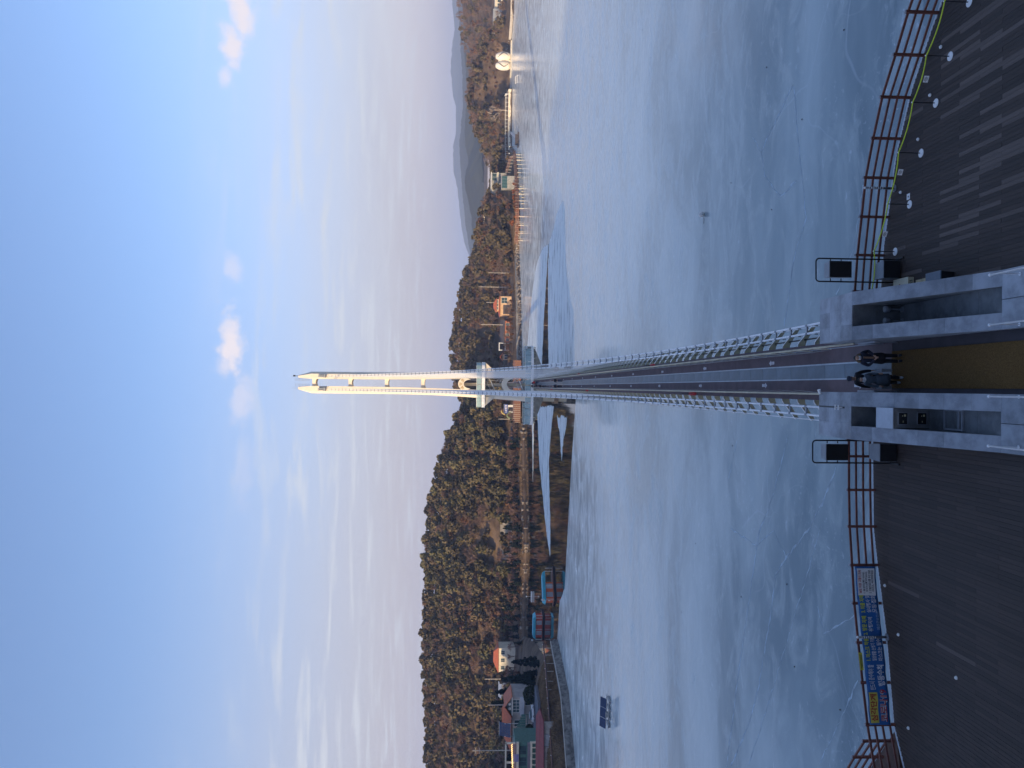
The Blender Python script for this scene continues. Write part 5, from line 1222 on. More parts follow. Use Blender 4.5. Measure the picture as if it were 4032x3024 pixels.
# white building at the far right and the twin-shell building
h10 = thing('building', 'cream two-storey building with a dark window band at the far right edge', 'building', (296, 584, 4))
MB(h10).box(282.3, 318, 580, 594, 1.5, 12.0).build('wall', M_creamw, h10)
for k in range(7): window(h10, 284 + k * 4.6, 287.8 + k * 4.6, 579.98, 7.4, 10.0, 2, 1)
for k in range(7): window(h10, 284 + k * 4.6, 287.8 + k * 4.6, 579.98, 3.9, 5.6, 2, 1)
MB(h10).box(274.9, 282.29, 577, 590, 1.5, 13.3).build('annex', M_grey, h10); MB(h10).box(271, 274.89, 578, 586, 1.5, 8.9).build('low_annex', col('pale_blue_wall', (.45, .52, .58)), h10); window(h10, 272, 274.2, 577.98, 5.2, 7.2, 1, 1)
sh = thing('shell_building', 'pair of white rounded shells standing on the water at the right shore', 'building', (237.3, 563, .2))
MB(sh).box(228, 250, 557, 570, .05, .75).build('platform', M_creamw, sh)
M_shell = col('shell_white', (.74, .68, .58), .5, .08, .3)
for sg, xc in ((-1, 233.9), (1, 240.6)):
    prof = [(2.1, .76), (2.9, 2.6), (3.35, 5.0), (3.2, 7.4), (2.6, 9.4), (1.75, 10.9), (1.1, 11.45), (.05, 11.5)]
    shell = MB(sh).lathe(prof, 24, (xc, 563, 0), 1, 1).build('shell', M_shell, sh, smooth=True)
    pts_ = []
    for k in range(13):
        u = k / 12; zz = 2.0 + u * 8.6; rr__ = float(np.interp(zz, [p[1] for p in prof], [p[0] for p in prof])) + .04
        t_ = -math.pi / 2 + sg * (.75 * math.sin(u * math.pi * 1.25) - .25); pts_.append((xc + rr__ * math.cos(t_), 563 + rr__ * math.sin(t_), zz))
    MB(sh).tube(pts_, [.05 + .32 * math.sin(math.pi * k / 12) for k in range(13)], 6).build('slit', M_dark, shell)
MB(sh).box(236.6, 237.9, 562, 565, .76, 9.5).build('link_wall', M_shell, sh)
# floating dock at the right
dk = thing('floating_dock', 'dark floating dock with gangway at the right end of the boardwalk', 'dock', (150, 462, 0))
MB(dk).box(141, 148, 448, 455, .03, .7).build('pontoon', M_dark, dk); MB(dk).beam((146, 454, .9), (160, 486, 3.4), 1.6, .25).build('gangway', M_grey, dk)
for sg in (-.8, .8): MB(dk).beam((146 + sg, 454, 1.9), (160 + sg, 486, 4.4), .08, .08).build('hand_rail', M_grey, dk)
MB(dk).box(142, 147, 449, 454, .71, 2.2).build('cabin', M_dark, dk)
for i, (x, y) in enumerate(((137.5, 442), (134.5, 445))):
    r_ = thing('globe_lamp', ['right', 'left'][i] + ' one of two globe lamps at the boardwalk head', 'lamp', (x, y, 2)); MB(r_).tube([(x, y, 1.5), (x, y, 5.6)], .09, 6).build('post', M_black, r_); MB(r_).ball((x, y, 5.85), .32, 10).build('globe', M_trim, r_, smooth=True)
# rafts with teal-roofed cabins
def raft(x, y, rz, L0, label, big):
    r_ = thing('raft_house', label, 'raft cabin', (x, y, 0), rz, group='teal-roofed fishing rafts')
    for k in range(int(L0 / .8)): MB().box(-L0 / 2 + k * .8, -L0 / 2 + k * .8 + .74, -2.6, 2.6, .32, .42).build('raft_plank', M_wood, r_)
    for yy in (-2.1, 0, 2.1): MB().tube([(-L0 / 2, yy, .12), (L0 / 2, yy, .12)], .22, 8).build('float_drum', M_dark, r_)
    x0, x1 = -L0 * .42, L0 * .34
    rd_ = col('raft_orange', (.62, .13, .035)) if big else col('raft_red', (.46, .08, .05))
    MB().box(x0, x0 + (x1 - x0) * (.62 if big else 1), -1.6, 1.6, .43, 2.55).build('wall', rd_, r_)
    n = 2
    for k in range(n):
        xa = x0 + (x1 - x0) * (.62 if big else 1) * (k + .25) / n; MB().box(xa, xa + 1.5, -1.64, -1.605, .5, 2.4).build('door_panel', col('raft_grey', (.34, .35, .38)), r_)
    MB().box(x0 - .035, x0 - .005, -.5, .1, 1.3, 1.9).build('window', M_trim, r_)
    MB().yprism([(x0 - .5, 2.62), (x1 + .4, 2.62), (x1 - .2, 3.5), (x0 + .1, 3.5)], -1.9, 1.9).build('roof', col('raft_teal', (.07, .42, .54), .5), r_)
    for xx in (x0 - .3, x0 + (x1 - x0) * .45, x1, x1 + 1.0): MB().box(xx - .05, xx + .05, -2.4, -2.3, .43, 2.62).build('post', M_trim, r_)
    MB().tube([(x0 - .6, -2.3, .43), (x0 - .6, -2.3, 3.6)], .04, 6).build('mast', M_trim, r_); MB().ball((x0 - .6, -2.4, 3.75), .36, 10).build('dish', M_trim, r_, smooth=True)
raft(-60.2, 234.2, .62, 11.0, 'teal-roofed raft cabin with an orange end wall, the nearer of two', True)
raft(-82.3, 268.5, -.12, 9.6, 'teal-roofed raft cabin with red panels, the farther of two', False)
wp = thing('white_pontoon', 'small white pontoon afloat behind the raft cabins', 'pontoon', (-85.5, 316, 0)); MB(wp).box(-87.6, -83.6, 315, 317, .05, .6).build('float', M_trim, wp); MB(wp).tube([(-85.5, 316, .6), (-85.5, 316, 2.2)], .06, 6).build('mast', M_trim, wp); MB(wp).ball((-85.5, 316, 2.4), .32, 8).build('lamp', M_trim, wp)
ps = thing('solar_raft', 'small raft of tilted solar panels frozen into the ice on the left', 'solar raft', (-57.6, 137, 0), -.15)
for k, (dx, dz_) in enumerate(((-1.95, 0), (0, .0), (1.9, .12))):
    f_ = MB().hexa([(dx - .9, -.7, .85), (dx + .9, -.7, .85), (dx + .9, -.66, .81), (dx - .9, -.66, .81)], [(dx - .9, .3, 1.75), (dx + .9, .3, 1.75), (dx + .9, .34, 1.71), (dx - .9, .34, 1.71)]).build('solar_panel', bpy.data.materials['solar_cell'], ps)
    MB().hexa([(dx - .96, -.69, .80), (dx + .96, -.69, .80), (dx + .96, -.64, .76), (dx - .96, -.64, .76)], [(dx - .96, .36, 1.75), (dx + .96, .36, 1.75), (dx + .96, .40, 1.71), (dx - .96, .40, 1.71)]).build('panel_frame', M_trim, f_)
for xx in (-2.3, -.8, .8, 2.3): MB().tube([(xx, -1.0, .2), (xx, 1.0, .2)], .22, 8).build('float', M_grey, ps); MB().beam((xx, 0, .3), (xx, 0, 1.4), .07, .07).build('strut', M_trim, ps)
MB().box(-2.8, 2.8, -1.1, -1.0, .4, .5).box(-2.8, 2.8, 1.0, 1.1, .4, .5).box(-.5, .4, -1.0, -.5, .45, .95).build('deck_frame', M_concrete, ps)
MB().tube([(-2.6, .4, .4), (-2.6, .4, 2.3)], .04, 6).build('mast', M_trim, ps)
bu = thing('buoy', 'white buoy lying on the ice right of the bridge', 'buoy', (18.96, 83, .02)); MB().lathe([(.05, 0), (.26, .1), (.3, .3), (.18, .52), (.04, .6)], 14).build('float', M_trim, bu, smooth=True); MB().tube([(-.28, 0, .03), (-.7, -.06, .03), (-1.0, 0, .03)], .018, 6).build('line', M_black, bu)
fr_ = thing('white_stand', 'small white stand standing on the far ice before the shell building', 'stand', (184.2, 461, .02))
for yy in (0, 1): MB().beam((-2.2, yy * 2.5, .9 + yy * .9), (2.2, yy * 2.5, .9 + yy * .9), .15, .35).build('bar', M_trim, fr_)
for xx in (-2, 2): MB().beam((xx, 0, 0), (xx, 2.5, 1.9), .15, .15).build('leg', M_trim, fr_)
# bits frozen on the ice
stone = MB().lathe([(.02, 0), (.06, .015), (.05, .05), (.015, .07)], 7).mesh('stone', True); stone.materials.append(M_dark)
for (x, y) in [(-25.58, 136.66), (-5.4, 73.01), (-26.34, 90.39), (-21.2, 58.29), (-19.08, 70.19), (-15.29, 59.87), (-21.42, 50.88), (-17.16, 84.93), (70.95, 164.87), (53.94, 115.29), (65.08, 147.09), (15.09, 63.69), (27.62, 65.12), (20.62, 57.78), (24.4, 51.17), (20.06, 74.08)]:
    o = link('stone', stone, None, loc=(x, y, .02), rz=rnd.uniform(0, 6)); tag(o, 'small dark stone lying on the reservoir ice', 'stone', 'stones scattered on the ice')
# ================================================================ VEGETATION
RS = np.random.RandomState(11)
def quads(cent, size, rs, flat=None, aspect=1.0):
    """random oriented quads round the given centres"""
    n = len(cent); a_ = rs.normal(size=(n, 3)); a_ /= np.linalg.norm(a_, axis=1, keepdims=True)
    if flat is not None: a_ = a_ * np.array([1, 1, flat]); a_ /= np.linalg.norm(a_, axis=1, keepdims=True)
    b_ = np.cross(a_, rs.normal(size=(n, 3))); b_ /= np.linalg.norm(b_, axis=1, keepdims=True)
    s_ = (size * rs.uniform(.6, 1.35, n))[:, None]
    a_ = a_ * s_ * aspect; b_ = b_ * s_
    v = np.stack([cent - a_ - b_ * .7, cent + a_ * .9 - b_, cent + a_ + b_ * .8, cent - a_ * .8 + b_], 1).reshape(-1, 3)
    return v, np.arange(4 * n).reshape(n, 4)
def lobes(n, rs, z0, z1, rad, shape):
    out = []
    for i in range(n):
        u = rs.uniform(0, 1); z = z0 + (z1 - z0) * u; r_ = rad * shape(u); t_ = rs.uniform(0, 6.28)
        out.append((r_ * .75 * rs.uniform(.3, 1) * math.cos(t_), r_ * .75 * rs.uniform(.3, 1) * math.sin(t_), z, rad * rs.uniform(.32, .55)))
    return out
def puff(lb, per, rs, squash=.75):
    c = []
    for x, y, z, r_ in lb:
        p = rs.normal(size=(per, 3)); p /= np.linalg.norm(p, axis=1, keepdims=True); p *= (rs.uniform(.35, 1, per) ** .5)[:, None] * r_
        p[:, 2] *= squash; c.append(p + np.array([x, y, z]))
    return np.concatenate(c)
def pine_v(seed, n=11, per=34, size=.45):
    rs = np.random.RandomState(seed); h = rs.uniform(6.5, 8.5)
    lb = lobes(n, rs, h * .34, h * .95, 2.9, lambda u: math.sqrt(max(.05, 1 - (u * 1.05 - .1) ** 2)))
    return quads(puff(lb, per, rs, .6), size, rs, 1.6), h
def conifer_v(seed, per=420, size=.30):
    rs = np.random.RandomState(seed); h = rs.uniform(7, 9); u = rs.uniform(0, 1, per) ** 1.4
    r_ = 1.75 * (1 - u) ** .75 * np.sqrt(rs.uniform(.15, 1, per)) * (1 + .25 * np.sin(u * 30)); t_ = rs.uniform(0, 6.28, per)
    return quads(np.stack([r_ * np.cos(t_), r_ * np.sin(t_), .5 + u * (h - .5)], 1), size, rs, 1.2), h
def oak_v(seed, n=8, per=26, size=.34):
    rs = np.random.RandomState(seed); h = rs.uniform(4, 6)
    lb = lobes(n, rs, h * .3, h * .9, 2.2, lambda u: 1 - .5 * abs(u - .4)); return quads(puff(lb, per, rs, .8), size, rs), h
def bare_v(seed, depth=4, twigs=9, tw=.045):
    """limbs and twigs as slim three-sided sticks"""
    rs = np.random.RandomState(seed); V = []; Fc = []
    def stick(p, q, r0, r1):
        d = q - p; d /= np.linalg.norm(d) + 1e-9; a_ = np.cross(d, [.3, .2, .9]); a_ /= np.linalg.norm(a_) + 1e-9; b_ = np.cross(d, a_); n = len(V)
        for c, r_ in ((p, r0), (q, r1)):
            for k in range(3): t_ = k * 2.094; V.append(c + (a_ * math.cos(t_) + b_ * math.sin(t_)) * r_)
        for k in range(3): Fc.append((n + k, n + (k + 1) % 3, n + 3 + (k + 1) % 3, n + 3 + k))
    def grow(p, d, L0, r_, lv):
        q = p + d * L0; stick(p, q, r_, r_ * .62)
        if lv == 0: return
        for k in range(3 if lv > 1 else twigs):
            e = d + rs.normal(size=3) * (.42 if lv > 1 else .55); e[2] += .18; e /= np.linalg.norm(e)
            grow(p + d * L0 * rs.uniform(.55, 1), e, L0 * rs.uniform(.55, .8), max(r_ * .55, tw), lv - 1)
    h = rs.uniform(6.5, 9)
    for k in range(4):
        e = np.array([rs.normal() * .35, rs.normal() * .35, 1.0]); e /= np.linalg.norm(e); grow(np.array([0, 0, h * .22]), e, h * .30, .10, depth - 1)
    return (np.array(V), np.array(Fc)), h
M_pine = mat('pine_needles', (.118, .098, .050), .85, .35, .5, spec=.2, rndv=.4, rndh=.025)
M_pine_w = mat('pine_wood', (.085, .074, .040), .85, .5, .16, spec=.2, col2=(.145, .112, .062))
M_cone = mat('dark_conifer', (.018, .030, .020), .85, .4, .8, spec=.2, rndv=.3)
M_oak = mat('dry_oak_leaves', (.135, .075, .042), .9, .35, .6, spec=.1, rndv=.3, rndh=.02)
M_bare = mat('bare_twigs', (.215, .142, .108), .9, .3, .7, spec=.1, rndv=.35, rndh=.02)
M_pale = mat('pale_bark', (.36, .30, .25), .9, .2, 1.5, spec=.1)
M_bark = mat('bark', (.085, .062, .048), .95, .3, 3, spec=.1)
M_willow = mat('yellow_willow', (.27, .17, .075), .9, .3, .7, spec=.1, rndv=.2)
trunk_me = MB().tube([(0, 0, -.4), (.05, .03, 1.6), (-.05, .05, 3.4), (.04, 0, 5.4)], [.22, .17, .13, .06], 6).mesh('trunk', True); trunk_me.materials.append(M_bark)
trunk_pale = trunk_me.copy(); trunk_pale.materials.clear(); trunk_pale.materials.append(M_pale)
short_me = MB().tube([(0, 0, -.4), (0, .03, 1.2), (.04, 0, 2.6)], [.16, .13, .07], 6).mesh('trunk', True); short_me.materials.append(M_bark)
def variants(fn, n, m, **k):
    out = []
    for i in range(n):
        (v, f), h = fn(100 + i, **k); me = npmesh('crown', v, f); me.materials.append(m); out.append((me, h))
    return out
VP, VB, VO, VC = variants(pine_v, 6, M_pine), variants(bare_v, 5, M_bare), variants(oak_v, 4, M_oak), variants(conifer_v, 4, M_cone)
VR = variants(oak_v, 2, mat('rust_leaves', (.26, .095, .035), .9, .3, .6, spec=.1, rndv=.2))
VW = variants(bare_v, 2, M_willow, twigs=7, tw=.03); VPale = variants(bare_v, 2, M_pale, twigs=3, tw=.05)
def tree(name, var, x, y, z, s, label, group, trunk=None, sz=1.0):
    r_ = thing(name, label, 'tree' if 'shrub' not in name else 'shrub', (x, y, z), rnd.uniform(0, 6.28), group)
    link('trunk', trunk or trunk_me, None, r_, scale=(s, s, s * sz)); link('crown', var[0], None, r_, scale=(s, s, s * sz)); return r_
cam_c = np.array(EYE); cF, cR, cU = (np.array(q) for q in (Fw, Rt, Up))
def pix(x, y, z):
    q = np.stack([x, y, z], -1) - cam_c; d = q @ cF
    return 2016 - 3050 * (q @ cU) / d, 1512 - 3050 * (q @ cR) / d
AVOID = [(-79, 399, 14), (-134, 382, 10), (-146, 376, 6), (46, 444, 7), (31, 443, 8), (23, 441, 4), (17, 440, 4), (125, 470, 7), (119, 451, 6), (104, 478, 5), (-12, 401, 6), (-21, 402, 7), (296, 586, 24), (-98, 236, 16), (-100, 212, 14), (237, 570, 14), (0, 400, 14)]
def region(x0, x1, y0, y1, step, dmin, hmin, seed):
    rs = np.random.RandomState(seed); gx, gy = np.meshgrid(np.arange(x0, x1, step), np.arange(y0, y1, step))
    x = (gx + rs.uniform(-.45, .45, gx.shape) * step).ravel(); y = (gy + rs.uniform(-.45, .45, gx.shape) * step).ravel()
    z = H(x, y); d = land_dist(x, y); ok = (d > dmin) & (z > hmin)
    for ax, ay, ar in AVOID: ok &= np.hypot(x - ax, y - ay) > ar
    px_, py_ = pix(x, y, z + 4); ok &= (py_ > -260) & (py_ < 3290)
    return x[ok], y[ok], z[ok]
def joined(name, specs, fn, nvar, m, label, **k):
    """a far wood that reads as one mass: one object"""
    base = [fn(500 + i, **k)[0] for i in range(nvar)]; V = []; Fq = []; n = 0; rs = np.random.RandomState(4)
    for x, y, z, s in specs:
        v, f = base[rs.randint(nvar)]; t_ = rs.uniform(0, 6.28); c, si = math.cos(t_), math.sin(t_)
        w_ = np.stack([v[:, 0] * c - v[:, 1] * si, v[:, 0] * si + v[:, 1] * c, v[:, 2]], 1) * s + np.array([x, y, z - .3])
        V.append(w_); Fq.append(f + n); n += len(w_)
    o = link(name, npmesh(name, np.concatenate(V), np.concatenate(Fq)), m); tag(o, label, None, None, 'stuff'); return o
pines, bares, oaks = [], [], []
def scatter(x, y, z, pf, bf, where, seed, smin=.75, smax=1.2):
    rs = np.random.RandomState(seed); n_ = fbm(x, y, .045, seed)
    for i in range(len(x)):
        u = rs.uniform() + .22 * n_[i]; s = rs.uniform(smin, smax); d = math.hypot(x[i], y[i]) / s
        if u < pf: pines.append((d, x[i], y[i], z[i], s, where))
        elif u < pf + bf: bares.append((d, x[i], y[i], z[i], s, where))
        else: oaks.append((d, x[i], y[i], z[i], s, where))
scatter(*region(-260, 6, 376, 486, 4.05, 9, 4.0, 1), .60, .34, 'left hill', 1, .85, 1.25)
scatter(*region(-60, 6, 386, 440, 3.8, 4, 3.2, 8), .55, .35, 'left hill', 8, .7, 1.0)
scatter(*region(-175, -100, 290, 372, 6, 12, 3, 2), .45, .40, 'left hill', 2)
scatter(*region(72, 150, 436, 492, 4.3, 5, 2.6, 3), .34, .50, 'right knoll', 3, .7, 1.05)
scatter(*region(150, 275, 545, 620, 4.8, 6, 3.0, 4), .34, .52, 'far right knoll', 4, .8, 1.2)
fx, fy, fz = region(-40, 160, 480, 618, 5.2, 20, 7, 5)
scatter(fx, fy, fz, .62, .30, 'wooded ridge behind the pylon', 5, .8, 1.15)
ff = region(230, 620, 600, 815, 8.5, 15, 9, 6); scatter(*ff, .14, .78, 'far right ridge', 6, .9, 1.4)
LAB = {'left hill': 'in the mixed wood covering the left hill', 'right knoll': 'on the wooded knoll above the boardwalk', 'far right knoll': 'on the wooded knoll behind the shell building', 'wooded ridge behind the pylon': 'on the wooded ridge behind the pylon', 'far right ridge': 'on the far right ridge'}
for lst, var, nm, lead, m, fn in ((pines, VP, 'pine_tree', 'olive green pine', M_pine_w, pine_v), (bares, VB, 'bare_tree', 'leafless brown-grey tree', M_bare, bare_v), (oaks, VO, 'oak_shrub', 'rusty brown leafy shrub', M_oak, oak_v)):
    lst.sort()
    LIM = {'pine_tree': 300, 'bare_tree': 175, 'oak_shrub': 220}[nm]
    for i, (d, x, y, z, s, wh) in enumerate(lst[:LIM]):
        tree(nm, var[i % len(var)], x, y, z, s, '%s %s' % (lead, LAB[wh]), '%s, %s' % (nm.replace('_', ' ') + 's', wh), short_me if nm == 'oak_shrub' else None)
    rest = lst[LIM:]
    if rest:
        kw = dict(n=7, per=14, size=.62) if fn is pine_v else dict(n=6, per=12, size=.5) if fn is oak_v else dict(depth=3, twigs=6, tw=.06)
        joined('woodland', [q[1:5] for q in rest], fn, 5, m, 'far wood of ' + lead + 's', **kw)
# single trees that stand out
for i, (x, y, s) in enumerate([(-94.5, 251, 1.15), (-96.5, 256, 1.3), (-99.5, 252, 1.25), (-101.5, 258, 1.4), (-104.5, 254, 1.2), (-98, 247, .9), (-92.5, 246, .8), (-91.5, 240, .7), (-106.8, 262, 1.5), (-93, 262, 1.1), (-108, 250, 1.1), (-89.6, 243, .55), (-88.2, 247, .6)]):
    tree('conifer_tree', VC[i % 4], x, y, G(x, y), s, 'dark green conifer in the clump right of the orange-roofed house', 'dark conifers by the orange-roofed house', short_me)
for i, (x, y, s) in enumerate([(-106.5, 218, .9), (-109, 221, .95), (-112, 217, 1.0)]): tree('conifer_tree', VC[i % 4], x, y + 6, G(x, y + 6), s, 'dark conifer behind the terrace building', 'conifers behind the terrace building', short_me)
tp = thing('round_shrub', 'large clipped round evergreen shrub on the left forecourt', 'shrub', (-89.8, 226, 5.4))
rs = np.random.RandomState(2); p = rs.normal(size=(1400, 3)); p /= np.linalg.norm(p, axis=1, keepdims=True); p *= (rs.uniform(.8, 1.0, 1400))[:, None] * np.array([2.6, 2.4, 2.1]); v, f = quads(p + [0, 0, 2.0], .2, rs)
me = npmesh('crown', v, f); me.materials.append(mat('clipped_green', (.035, .048, .016), .85, .4, 1.2, spec=.2)); link('crown', me, None, tp); link('trunk', short_me, None, tp, scale=(1, 1, .5))
for i, (x, y, s, zz) in enumerate([(-103.2, 226.5, .9, 6.3), (-106, 227.5, .7, 6.3), (-100.5, 227.8, .55, 6.3)]):
    r_ = thing('garden_shrub', ['largest', 'smaller, leftmost', 'smallest, rightmost'][i] + ' dark shrub before the green lattice screen', 'shrub', (x, y, zz), i); me2 = me; link('crown', me, None, r_, scale=(s, s, s)); link('trunk', short_me, None, r_, scale=(.8, .8, .4))
for i, (x, y, s) in enumerate([(-124, 370, .8), (-129, 371, .7), (-134, 370, .85), (-121, 374, .7), (-139, 371, .8)]): tree('bare_tree', VB[i % 5], x, y, G(x, y), s, 'leafless tree before the sunlit house on the left', 'leafless trees before the sunlit left house')
for i, (x, y, s, lab) in enumerate([(199, 556, 2.0, 'large pale-barked leafless tree on the far right shore'), (168, 540, 1.2, 'pale leafless tree right of the foothill gap')]): tree('pale_tree', VPale[i], x, y, G(x, y), s, lab, None, trunk_pale)
for i, (x, y, s, lab) in enumerate([(78, 440, 1.0, 'yellow-brown willow at the left end of the boardwalk'), (62, 428, .95, 'yellow-brown willow by the shore wall, right of the orange house'), (53, 424, .8, 'yellow-brown willow before the orange house'), (38, 417, .6, 'small yellow-brown willow before the long house'), (139, 470, 1.25, 'rounded tan leafless tree behind the boardwalk head')]): tree('willow_tree', VW[i % 2], x, y, G(x, y), s, lab, None)
yt = tree('yellow_shrub', VO[0], 19.2, 436.5, G(19.2, 436.5), .62, 'yellow-leaved shrub before the small orange hut', None, short_me); yt.children
sy = VO[0][0].copy(); sy.materials.clear(); sy.materials.append(mat('yellow_leaves', (.36, .26, .05), .85, .3, 1)); yt.children[1].data = sy
for i, (x, y, s) in enumerate([(95, 430, .7), (98.5, 431.5, .8), (89, 427.5, .6), (101.5, 434, .8), (104.5, 436.5, .7), (108, 440, .65), (86, 429, .6), (92, 433, .8), (82.5, 432, .6), (112, 443, .6), (117, 446.5, .55)]):
    tree('oak_shrub', VR[i % 2], x, y, G(x, y), s, 'bright rust-brown shrub on the bank behind the boardwalk', 'rust-brown shrubs behind the boardwalk', short_me)
# brush and small trees filling the low strip under the left hill
sx_, sy_, sz_ = region(-118, -14, 354, 400, 3.1, 2.0, .8, 77)
for i in range(len(sx_)):
    u = rnd.random()
    if u < .30: tree('conifer_tree', VC[i % 4], sx_[i], sy_[i], sz_[i], rnd.uniform(.4, .75), 'dark evergreen on the low strip between left hill and shore', 'evergreens on the left shore strip', short_me)
    elif u < .72: tree('bare_tree', VB[i % 5], sx_[i], sy_[i], sz_[i], rnd.uniform(.4, .75), 'slim leafless tree on the low shore strip under the left hill', 'leafless trees along the left shore strip')
    else: tree('low_shrub', VO[i % 4], sx_[i], sy_[i], sz_[i], rnd.uniform(.3, .5), 'low brown shrub on the strip between left hill and shore', 'brown shrubs on the left shore strip', short_me)
# brush on the open ground of the right shore
for (bx0, bx1, by0, by1, st_, sd_, lab, grp, pr_) in ((2, 78, 409, 476, 4.6, 81, 'low brush about the houses on the right shore', 'brush about the right shore houses', .45), (190, 262, 580, 640, 3.6, 82, 'low brush on the slope behind the shell building', 'brush behind the shell building', .5)):
    qx, qy, qz = region(bx0, bx1, by0, by1, st_, 9 if bx0 < 100 else 2.5, 1.2, sd_)
    for i in range(len(qx)):
        if rnd.random() < pr_: tree('brush_shrub', VO[i % 4], qx[i], qy[i], qz[i], rnd.uniform(.28, .5), 'brown leafy shrub in the ' + lab, grp, short_me)
        else: tree('sapling_tree', VB[i % 5], qx[i], qy[i], qz[i], rnd.uniform(.35, .7), 'leafless sapling in the ' + lab, 'saplings, ' + grp)
# bare ornamental trees along the foot of the left hill
for i, (x, y, s) in enumerate([(-24, 389, .8), (-28, 391, .9), (-32, 389, .85), (-38, 388, .9), (-46, 384, .8), (-52, 382, .85), (-60, 373, .8), (-70, 369, .9), (-82, 370, .9), (-92, 372, .8)]):
    tree('bare_tree', VB[i % 5], x, y, G(x, y), s, 'slim leafless tree on the low shore strip under the left hill', 'leafless trees along the left shore strip')
# dry grass on the near left bank, and along the right shore
def grass(name, x0, x1, y0, y1, n, dmin, dmax, hgt, m, label, seed):
    rs = np.random.RandomState(seed); x = rs.uniform(x0, x1, n * 4); y = rs.uniform(y0, y1, n * 4); d = land_dist(x, y); ok = (d > dmin) & (d < dmax)
    x, y = x[ok][:n], y[ok][:n]; z = H(x, y); k = len(x); t_ = rs.uniform(0, 6.28, k); h_ = hgt * rs.uniform(.5, 1.3, k); w_ = .10 * rs.uniform(.6, 1.6, k)
    dx, dy = np.cos(t_) * w_, np.sin(t_) * w_; lx, ly = rs.normal(size=k) * h_ * .35, rs.normal(size=k) * h_ * .35
    V = np.stack([np.stack([x - dx, y - dy, z - .05], 1), np.stack([x + dx, y + dy, z - .05], 1), np.stack([x + lx, y + ly, z + h_], 1)], 1).reshape(-1, 3)
    o = link(name, npmesh(name, V, np.arange(3 * k).reshape(k, 3)), m); tag(o, label, None, None, 'stuff')
M_straw = mat('dry_grass', (.21, .145, .082), .95, .4, .25, spec=.1, col2=(.30, .21, .125))
grass('dry_grass', -125, -70, 150, 230, 26000, 1.2, 13, .55, M_straw, 'dry brown grass on the left bank', 1)
grass('dry_grass', -5, 110, 395, 445, 14000, .8, 7, .7, M_straw, 'dry brown grass along the right shore', 2)
grass('dry_grass', -120, -10, 350, 395, 9000, .8, 7, .7, M_straw, 'dry brown grass along the left shore', 3)
def rocks(name, x0, x1, y0, y1, n, dmin, dmax, label, seed):
    rs = np.random.RandomState(seed); x = rs.uniform(x0, x1, n * 8); y = rs.uniform(y0, y1, n * 8); d = land_dist(x, y); ok = (d > dmin) & (d < dmax); x, y = x[ok][:n], y[ok][:n]; z = H(x, y)
    cube = np.array([(-1, -1, -1), (1, -1, -1), (1, 1, -1), (-1, 1, -1), (-1, -1, 1), (1, -1, 1), (1, 1, 1), (-1, 1, 1)], float) * .5; q = np.array([(0, 3, 2, 1), (4, 5, 6, 7), (0, 1, 5, 4), (1, 2, 6, 5), (2, 3, 7, 6), (3, 0, 4, 7)])
    V = []; Fq = []
    for i in range(len(x)):
        c = cube * rs.uniform(.4, 1.2, 3) + rs.normal(size=(8, 3)) * .12; t_ = rs.uniform(0, 6.28); V.append(np.stack([c[:, 0] * math.cos(t_) - c[:, 1] * math.sin(t_), c[:, 0] * math.sin(t_) + c[:, 1] * math.cos(t_), c[:, 2]], 1) + [x[i], y[i], z[i]]); Fq.append(q + 8 * i)
    o = link(name, npmesh(name, np.concatenate(V), np.concatenate(Fq)), mat('riprap', (.27, .235, .20), .9, .4, .5)); tag(o, label, None, None, 'stuff')
rocks('riprap', -2, 110, 392, 446, 900, .1, 3.2, 'riprap boulders along the right shore', 1)
rocks('riprap', -120, -12, 350, 392, 110, .2, 2.2, 'riprap stones along the left shore', 2)
rocks('riprap', 140, 300, 480, 595, 300, .0, 2.5, 'riprap stones along the far right shore', 3)
# ================================================================ PEOPLE
def skin(name, pts, edges, sub=2, root=0):
    """one continuous surface grown round a jointed skeleton; pts: (x, y, z, radius)"""
    me = bpy.data.meshes.new(name); me.from_pydata([p[:3] for p in pts], edges, [])
    ob = bpy.data.objects.new(name, me); COL.objects.link(ob)
    ob.modifiers.new('skin', 'SKIN'); me.skin_vertices or me.attributes
    sv = me.skin_vertices[0].data
    for i, p in enumerate(pts):
        r_ = p[3]; sv[i].radius = (r_, r_) if not isinstance(r_, tuple) else r_
        sv[i].use_root = (i == root)
    m_ = ob.modifiers.new('sub', 'SUBSURF'); m_.levels = sub; m_.render_levels = sub
    return ob
PENDING = []
def queue(name, pts, edges, m, parent, sub=2, root=0): PENDING.append((skin(name, pts, edges, sub, root), name, m, parent))
def flush():
    bpy.context.view_layer.update(); dg = bpy.context.evaluated_depsgraph_get(); out = []
    for ob, name, m, parent in PENDING: out.append(bpy.data.meshes.new_from_object(ob.evaluated_get(dg)))
    for (ob, name, m, parent), me in zip(PENDING, out):
        old = ob.data; bpy.data.objects.remove(ob); bpy.data.meshes.remove(old); me.name = name
        me.materials.clear(); me.materials.append(m); me.shade_smooth(); link(name, me, None, parent)
    PENDING.clear()
M_skin = mat('skin_tone', (.42, .25, .17), .6, .08, 4); M_hair = mat('dark_hair', (.015, .012, .011), .6, .2, 8); M_shoe = mat('dark_shoe', (.02, .02, .022), .6, .1, 5)
